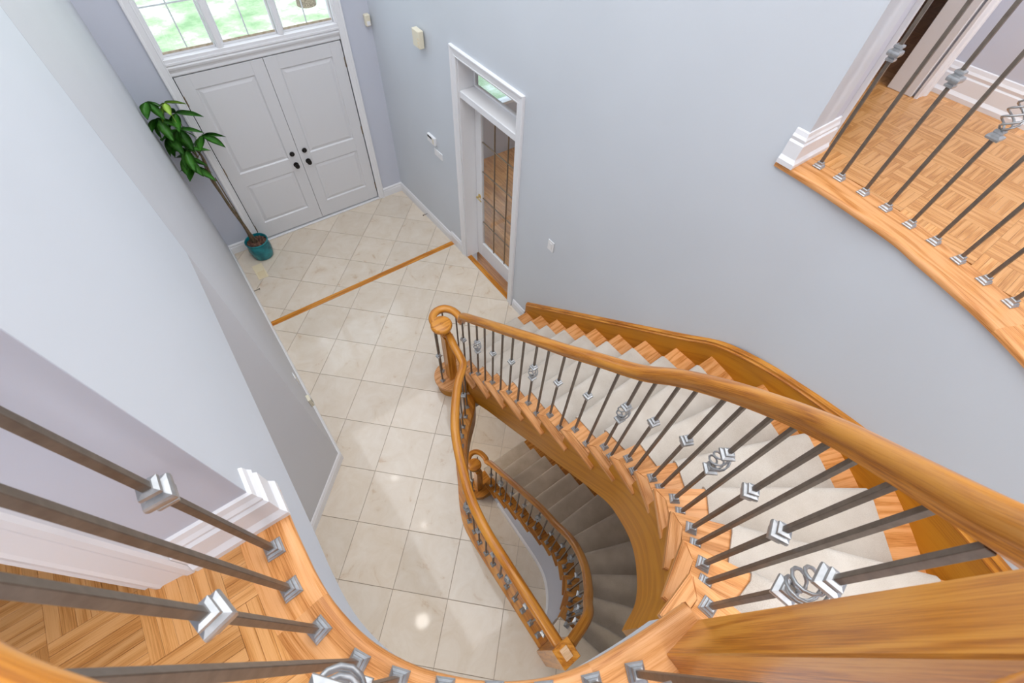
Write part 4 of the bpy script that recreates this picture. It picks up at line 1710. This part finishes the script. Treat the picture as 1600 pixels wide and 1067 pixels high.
prism(bm, poly, .0005, .0195, .005)
fin(bm, 'shoe_board', M['honey'], gd_, grain=(0.1, 1, 0), loc=(.38, .3, 0))
newel(gd_, .3625, -.267, .120, .0005, 1.035, plug=True)

# --- basement railing
br = thing('basement_railing', (.99, 1.69, ZB + R), 'lower oak and iron railing winding down to the basement, scroll at its foot', 'railing')
bfr = {13: (.604, -.215), 12: (.700, -.175), 11: (.81, -.109), 10: (.927, .003), 9: (1.013, .141), 8: (1.065, .283), 7: (1.086, .453), 6: (1.110, .672), 5: (1.112, .90), 4: (1.112, 1.13), 3: (1.112, 1.35), 2: (1.112, 1.56)}
bbk = {12: (.671, -.200), 11: (.746, -.148), 10: (.877, -.049), 9: (.98, .075), 8: (1.04, .216), 7: (1.081, .37), 6: (1.092, .556), 5: (1.108, .785), 4: (1.112, 1.01), 3: (1.112, 1.24), 2: (1.112, 1.455)}
bp_ = [(.40, -.25, .865)] + [(p[0], p[1], ZB + k * R + .80) for k, p in bfr.items() if k < 13 and k > 1]
BVZ = ZB + R + .83
bp_[0] = (.41, -.255, .90)
bp_.insert(1, (.60, -.222, ZB + 13 * R + .80))
bp_ = bp_[:-1] + [(1.112, 1.56, ZB + 2 * R + .81)]
BVC = (.99, 1.745)
brail = catmull(bp_, 6)[:-1] + catmull([bp_[-1]] + volute(None, BVC, BVZ, .93), 6)
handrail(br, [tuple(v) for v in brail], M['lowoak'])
eye(None, (BVC[0] - .024, BVC[1] - .020), BVZ - .0006, .090, M['lowoak'], br)
b2 = [(v[0], v[1]) for v in catmull(bp_, 6)]
bk2 = {13: 'knuckle', 12: 'basket', 11: 'knuckle', 10: 'knuckle', 9: 'basket', 8: 'knuckle', 7: 'knuckle', 6: 'basket', 5: 'knuckle', 4: 'knuckle', 3: 'basket', 2: 'knuckle'}
for k, p in bfr.items():
    baluster(br, p[0], p[1], ZB + k * R, ZB + k * R + .80, ang_of(b2, p), bk2[k], .46)
for k, p in bbk.items():
    baluster(br, p[0], p[1], ZB + k * R, ZB + k * R + .875, ang_of(b2, p), 'plain')
baluster(br, .895, 1.70, ZB + R, BVZ + .01, .3, 'knuckle', .46)
baluster(br, .935, 1.80, ZB + R, BVZ + .01, .8, 'plain')
baluster(br, 1.06, 1.80, ZB + R, BVZ + .01, .8, 'plain')
newel(br, .99, 1.69, .085, ZB + R, ZB + R + .71, neck=.12)

# --- upper landing railing near the camera
ur = thing('landing_railing', (-.24, .2, ZU), 'nearest iron railing curving along the upper landing at the lower left', 'railing')
up = [(-.296, .555), (-.297, .47), (-.296, .366), (-.276, .255), (-.234, .151), (-.179, .075), (-.110, .005), (-.030, -.062), (.055, -.125), (.145, -.175), (.234, -.216), (.314, -.275)]
upc = [(v.x, v.y) for v in catmull([(x, y, 0) for x, y in up], 5)]
handrail(ur, [(x, y, 3.873) for x, y in upc])
uk = ['knuckle', 'plain', 'knuckle', 'plain', 'basket', 'plain', 'knuckle', 'plain', 'knuckle', 'plain']
for i, p in enumerate(up[1:-1]):
    baluster(ur, p[0], p[1], ZU + .0015, 3.877, ang_of(upc, p), uk[i], .458)

# --- right balcony railing
rr_ = thing('balcony_railing', (2.25, .2, ZU), 'iron railing along the curved balcony edge at the upper right', 'railing')
rb = [(2.308, .626), (2.303, .518), (2.293, .397), (2.274, .283), (2.252, .169), (2.234, .059), (2.206, -.049), (2.172, -.157), (2.132, -.264)]
th = 22.1
for i in range(9):
    th += 3.75
    rb.append((CEN.x + 1.815 * math.cos(math.radians(th)), CEN.y - 1.815 * math.sin(math.radians(th))))
rpth = [(2.308, .705)] + rb
rpc = [(v.x, v.y) for v in catmull([(x, y, 0) for x, y in rpth], 4)]
handrail(rr_, [(x, y, 3.86) for x, y in rpc])
rk = ['knuckle', 'plain', 'knuckle', 'plain', 'basket', 'plain']
for i, p in enumerate(rb):
    baluster(rr_, p[0], p[1], ZU + .0015, 3.864, ang_of(rpc, p), rk[i % 6], .485 if rk[i % 6] == 'knuckle' else .47)

# ------------------------------------------------------------------ plant
PX, PY = .055, 5.165
pl = thing('potted_plant', (PX, PY, 0), 'tall leafy money tree in a teal ribbed pot beside the front doors', 'plant')
bm = bmesh.new()
prof = [(0, .002), (.105, .002), (.115, .012)]
for i in range(1, 20):
    z = .012 + .215 * i / 20
    rr0 = .115 + .018 * math.sin(PI * min(1, i / 22))
    prof.append((rr0 + (.0018 if i % 3 == 0 else -.0012), z))
prof += [(.132, .235), (.136, .243), (.134, .250), (.124, .250), (.120, .242), (.118, .20), (0, .198)]
lathe(bm, prof, (PX, PY, 0), 40)
fin(bm, 'pot', M['pot'], pl, None, True, loc=(PX, PY, 0))
bm = bmesh.new()
lathe(bm, [(0, .2265), (.06, .225), (.117, .215), (.117, .199), (0, .199)], (PX, PY, 0), 24)
for i in range(60):
    a, r_ = random.uniform(0, 2 * PI), .105 * math.sqrt(random.random())
    s = random.uniform(.006, .014)
    mt = Matrix.Translation((PX + r_ * math.cos(a), PY + r_ * math.sin(a), .226)) @ Matrix.Rotation(random.uniform(0, 3), 4, Vector((random.random(), random.random(), random.random())))
    bx(bm, (-s, -s * .6, -s * .3), (s, s * .6, s * .3), 0, mt)
fin(bm, 'bark_chips', M['soil'], pl, 'stuff', loc=(PX, PY, .2))
trk = [(.03, PY, .20), (.015, PY - .01, .45), (0.0, PY, .80), (-.02, PY + .01, 1.15), (-.01, PY, 1.40), (-.03, PY - .02, 1.56)]
for nm, offs, r0, r1, top in (('trunk', (0, 0), .019, .009, 6), ('stem', (.03, -.012), .009, .005, 4), ('stem', (-.018, .015), .008, .005, 5)):
    bm = bmesh.new()
    pts = [(x + offs[0] * (1 - .8 * i / 5) + .012 * math.sin(i * 2.1 + offs[0] * 60), y + offs[1] * (1 - .8 * i / 5) + .01 * math.cos(i * 1.7), z) for i, (x, y, z) in enumerate(trk[:top])]
    tube(bm, [tuple(v) for v in catmull(pts, 6)], r0, 10, r1)
    fin(bm, nm, M['stem'], pl, None, True, loc=(PX, PY, .2))


def leaf_bm(L, W):
    bm = bmesh.new()
    n = 8
    rows = []
    for i in range(n + 1):
        f = i / n
        w = W * math.sin(PI * min(1, f ** .85)) ** .9 if 0 < f < 1 else .0015
        w = max(w, .0015)
        zc = -.28 * L * f * f
        rows.append([bm.verts.new((L * f, -w, zc + .10 * w)), bm.verts.new((L * f, 0, zc - .12 * w)), bm.verts.new((L * f, w, zc + .10 * w))])
    for A, B in zip(rows, rows[1:]):
        for j in range(2):
            bm.faces.new((A[j], B[j], B[j + 1], A[j + 1]))
    bmesh.ops.solidify(bm, geom=bm.faces, thickness=.0008)
    return bm


LM = []
for L_, W_, mm in ((.20, .044, 'leaf'), (.18, .040, 'leaf'), (.22, .046, 'leaf'), (.17, .032, 'leafy')):
    b_ = leaf_bm(L_, W_)
    me = bpy.data.meshes.new('leaf')
    b_.to_mesh(me); b_.free()
    me.polygons.foreach_set('use_smooth', [True] * len(me.polygons))
    me.materials.append(M[mm])
    LM.append(me)
# clusters: centre, spread direction (azimuth), number, young?
clusters = [((-.175, PY - .04, 2.02), 0, 5, 0), ((-.05, PY - .05, 1.98), 0, 5, 1), ((.10, PY + .0, 1.60), 0, 6, 0), ((-.13, PY - .02, 1.34), 0, 5, 0), ((-.17, PY - .05, 1.70), 0, 7, 0), ((-.06, PY - .06, 1.74), 0, 7, 0), ((-.15, PY - .06, 1.48), 0, 6, 0), ((-.01, PY + .03, 1.84), 1, 5, 0), ((-.10, PY - .10, 1.56), 1, 6, 0), ((-.18, PY - .02, 1.86), 1, 6, 0)]
hub = Vector((-.035, PY - .02, 1.42))
for ci, (c, _, n_, young) in enumerate(clusters):
    c = Vector(c)
    bm = bmesh.new()
    midp = hub.lerp(c, .5) + Vector((0, 0, -.02))
    tube(bm, [tuple(v) for v in catmull([tuple(hub.lerp(c, 0)), tuple(midp), tuple(c)], 4)], .0035, 6, .002)
    pet = fin(bm, 'petiole', M['stem'] if not young else M['leafy'], pl, None, True, loc=tuple(hub))
    for i in range(n_):
        az = 2 * PI * i / n_ + random.uniform(-.3, .3) + ci
        dv = Vector((math.cos(az), math.sin(az), random.uniform(-.75, .1)))
        # keep leaves off the wall on the left and the door behind
        dv.normalize()
        if c.x + .24 * dv.x < -.235:
            dv.x = (-.235 - c.x) / .24
        if c.y + .24 * dv.y > 5.33:
            dv.y = (5.33 - c.y) / .24
        if dv.length < .3:
            dv.z = -.8
        dv.normalize()
        me = LM[3] if young else LM[(i + ci) % 3]
        o = bpy.data.objects.new('leaf', me)
        COL.objects.link(o)
        o.parent = pet
        o.location = c - Vector(pet['_w'])
        o.rotation_euler = dv.to_track_quat('X', 'Z').to_euler()

# ------------------------------------------------------------------ small fittings
vt = thing('floor_register', (-.082, 4.905, .0), 'ivory metal floor vent on the tiles in front of the teal pot', 'vent')
bm = bmesh.new()
for lo, hi in (((-.142, 4.77, .0005), (-.022, 4.787, .006)), ((-.142, 5.023, .0005), (-.022, 5.04, .006)), ((-.142, 4.787, .0005), (-.124, 5.023, .006)), ((-.04, 4.787, .0005), (-.022, 5.023, .006))):
    bx(bm, lo, hi, .0015)
bx(bm, (-.124, 4.787, .0004), (-.04, 5.023, .001))
fin(bm, 'vent_frame', M['ivory'], vt, loc=(-.082, 4.9, 0))
bm = bmesh.new(); bx(bm, (-.124, 4.90, .001), (-.04, 5.023, .005)); fin(bm, 'blank_plate', M['ivory'], vt, loc=(-.082, 4.95, 0))
for i in range(9):
    bm = bmesh.new(); bx(bm, (-.123, 4.791 + i * .012, .0012), (-.041, 4.796 + i * .012, .0045)); fin(bm, 'louvre', M['ivory'], vt, loc=(-.082, 4.791 + i * .012, 0))


def plate(name, lo, hi, mat, label, cat, extras=(), bev=.003):
    t = thing(name, tuple((a + b) / 2 for a, b in zip(lo, hi)), label, cat)
    bm = bmesh.new(); bx(bm, lo, hi, bev)
    fin(bm, 'cover', mat, t, loc=t.location)
    for nm, l2, h2, m2 in extras:
        bm = bmesh.new(); bx(bm, l2, h2, min(.001, bev)); fin(bm, nm, m2, t, loc=t.location)
    return t


XW = 2.19
plate('door_chime', (2.120, 4.22, 2.285), (2.176, 4.345, 2.435), M['cream'], 'cream door chime box high on the right wall of the foyer', 'chime',
      [('grille', (2.118, 4.225, 2.30 + i * .03), (2.121, 4.25, 2.318 + i * .03), M['ivory']) for i in range(3)], .006)
plate('alarm_keypad', (2.165, 4.215, 1.295), (2.196, 4.375, 1.385), M['plastic'], 'white alarm keypad with dark display on the right wall', 'keypad',
      [('display', (2.1635, 4.27, 1.35), (2.1655, 4.365, 1.375), M['lcd']), ('button_row', (2.1635, 4.23, 1.31), (2.1655, 4.26, 1.37), M['cream'])], .004)
plate('switch_plate', (2.186, 4.105, 1.165), (2.197, 4.275, 1.245), M['plastic'], 'blank white wall plate just below the alarm keypad', 'switch',
      [('rocker', (2.184, 4.15, 1.18), (2.187, 4.18, 1.23), M['plastic']), ('rocker', (2.184, 4.21, 1.18), (2.187, 4.24, 1.23), M['plastic'])], .002)
plate('light_switch', (2.192, 2.145, 1.30), (2.1995, 2.225, 1.415), M['plastic'], 'white light switch alone on the wall between glass door and stairs', 'switch',
      [('rocker', (2.189, 2.168, 1.325), (2.193, 2.202, 1.39), M['plastic'])], .002)
plate('motion_sensor', (2.085, 5.345, 2.125), (2.145, 5.396, 2.235), M['cream'], 'small cream motion sensor in the corner right of the window', 'sensor',
      [('lens', (2.095, 5.342, 2.135), (2.135, 5.346, 2.175), M['plastic'])], .008)
plate('wall_outlet', (XL, 2.78, .405), (XL + .008, 2.86, .52), M['plastic'], 'white outlet plate low on the left wall, farther one', 'outlet',
      [('socket', (XL + .008, 2.80, .42), (XL + .011, 2.84, .455), M['cream']), ('socket', (XL + .008, 2.80, .47), (XL + .011, 2.84, .505), M['cream'])], .002)
plate('wall_outlet', (XL, 2.56, .30), (XL + .03, 2.63, .42), M['cream'], 'cream plug-in unit low on the left wall nearer the corner', 'outlet',
      [('socket', (XL + .03, 2.575, .33), (XL + .033, 2.615, .37), M['lcd'])], .004)
for nm, p0, d, lab in (('door_stop', (XL + .016, 4.56, .06), (1, 0), 'spring door stop on the left baseboard near the oak strip'), ('door_stop', (2.168, 4.66, .06), (-1, 0), 'spring door stop on the right baseboard of the foyer')):
    t = thing(nm, p0, lab, 'door stop')
    bm = bmesh.new()
    pts = []
    for i in range(80):
        f = i / 79
        pts.append((p0[0] + d[0] * .065 * f, p0[1] + .006 * math.cos(i * .95), p0[2] + .006 * math.sin(i * .95)))
    tube(bm, pts, .0013, 4)
    fin(bm, 'spring', M['spring'], t, None, True, loc=p0)
    bm = bmesh.new()
    bx(bm, (p0[0] + d[0] * .065 - .006, p0[1] - .007, p0[2] - .007), (p0[0] + d[0] * .065 + .006, p0[1] + .007, p0[2] + .007), .002)
    fin(bm, 'rubber_tip', M['spring'], t, loc=p0)


def lamp(x, y, z, label, r=.08, power=8):
    t = thing('ceiling_light', (x, y, z), label, 'light')
    bm = bmesh.new()
    lathe(bm, [(r, 0), (r * 1.2, -.004), (r * 1.2, -.012), (r, -.016), (r * .92, -.006), (r * .92, 0)], (x, y, z), 28)
    fin(bm, 'trim_ring', M['white'], t, None, True, loc=(x, y, z))
    bm = bmesh.new()
    lathe(bm, [(0, -.012), (r * .9, -.008), (r * .9, -.001), (0, -.001)], (x, y, z), 28)
    fin(bm, 'diffuser', M['lamp'], t, None, True, loc=(x, y, z))


lamp(-.50, .79, 2.663, 'round ceiling light under the upper landing, out of direct view', .09)
lamp(.144, 2.53, CZ, 'round recessed light in the foyer ceiling nearer the stairs', .06)
lamp(.116, 3.74, CZ, 'round recessed light in the foyer ceiling nearer the front doors', .06)

for o in bpy.data.objects:
    if '_w' in o:
        del o['_w']
    for k in ('label', 'category'):
        if k in o and o[k] == '':
            del o[k]
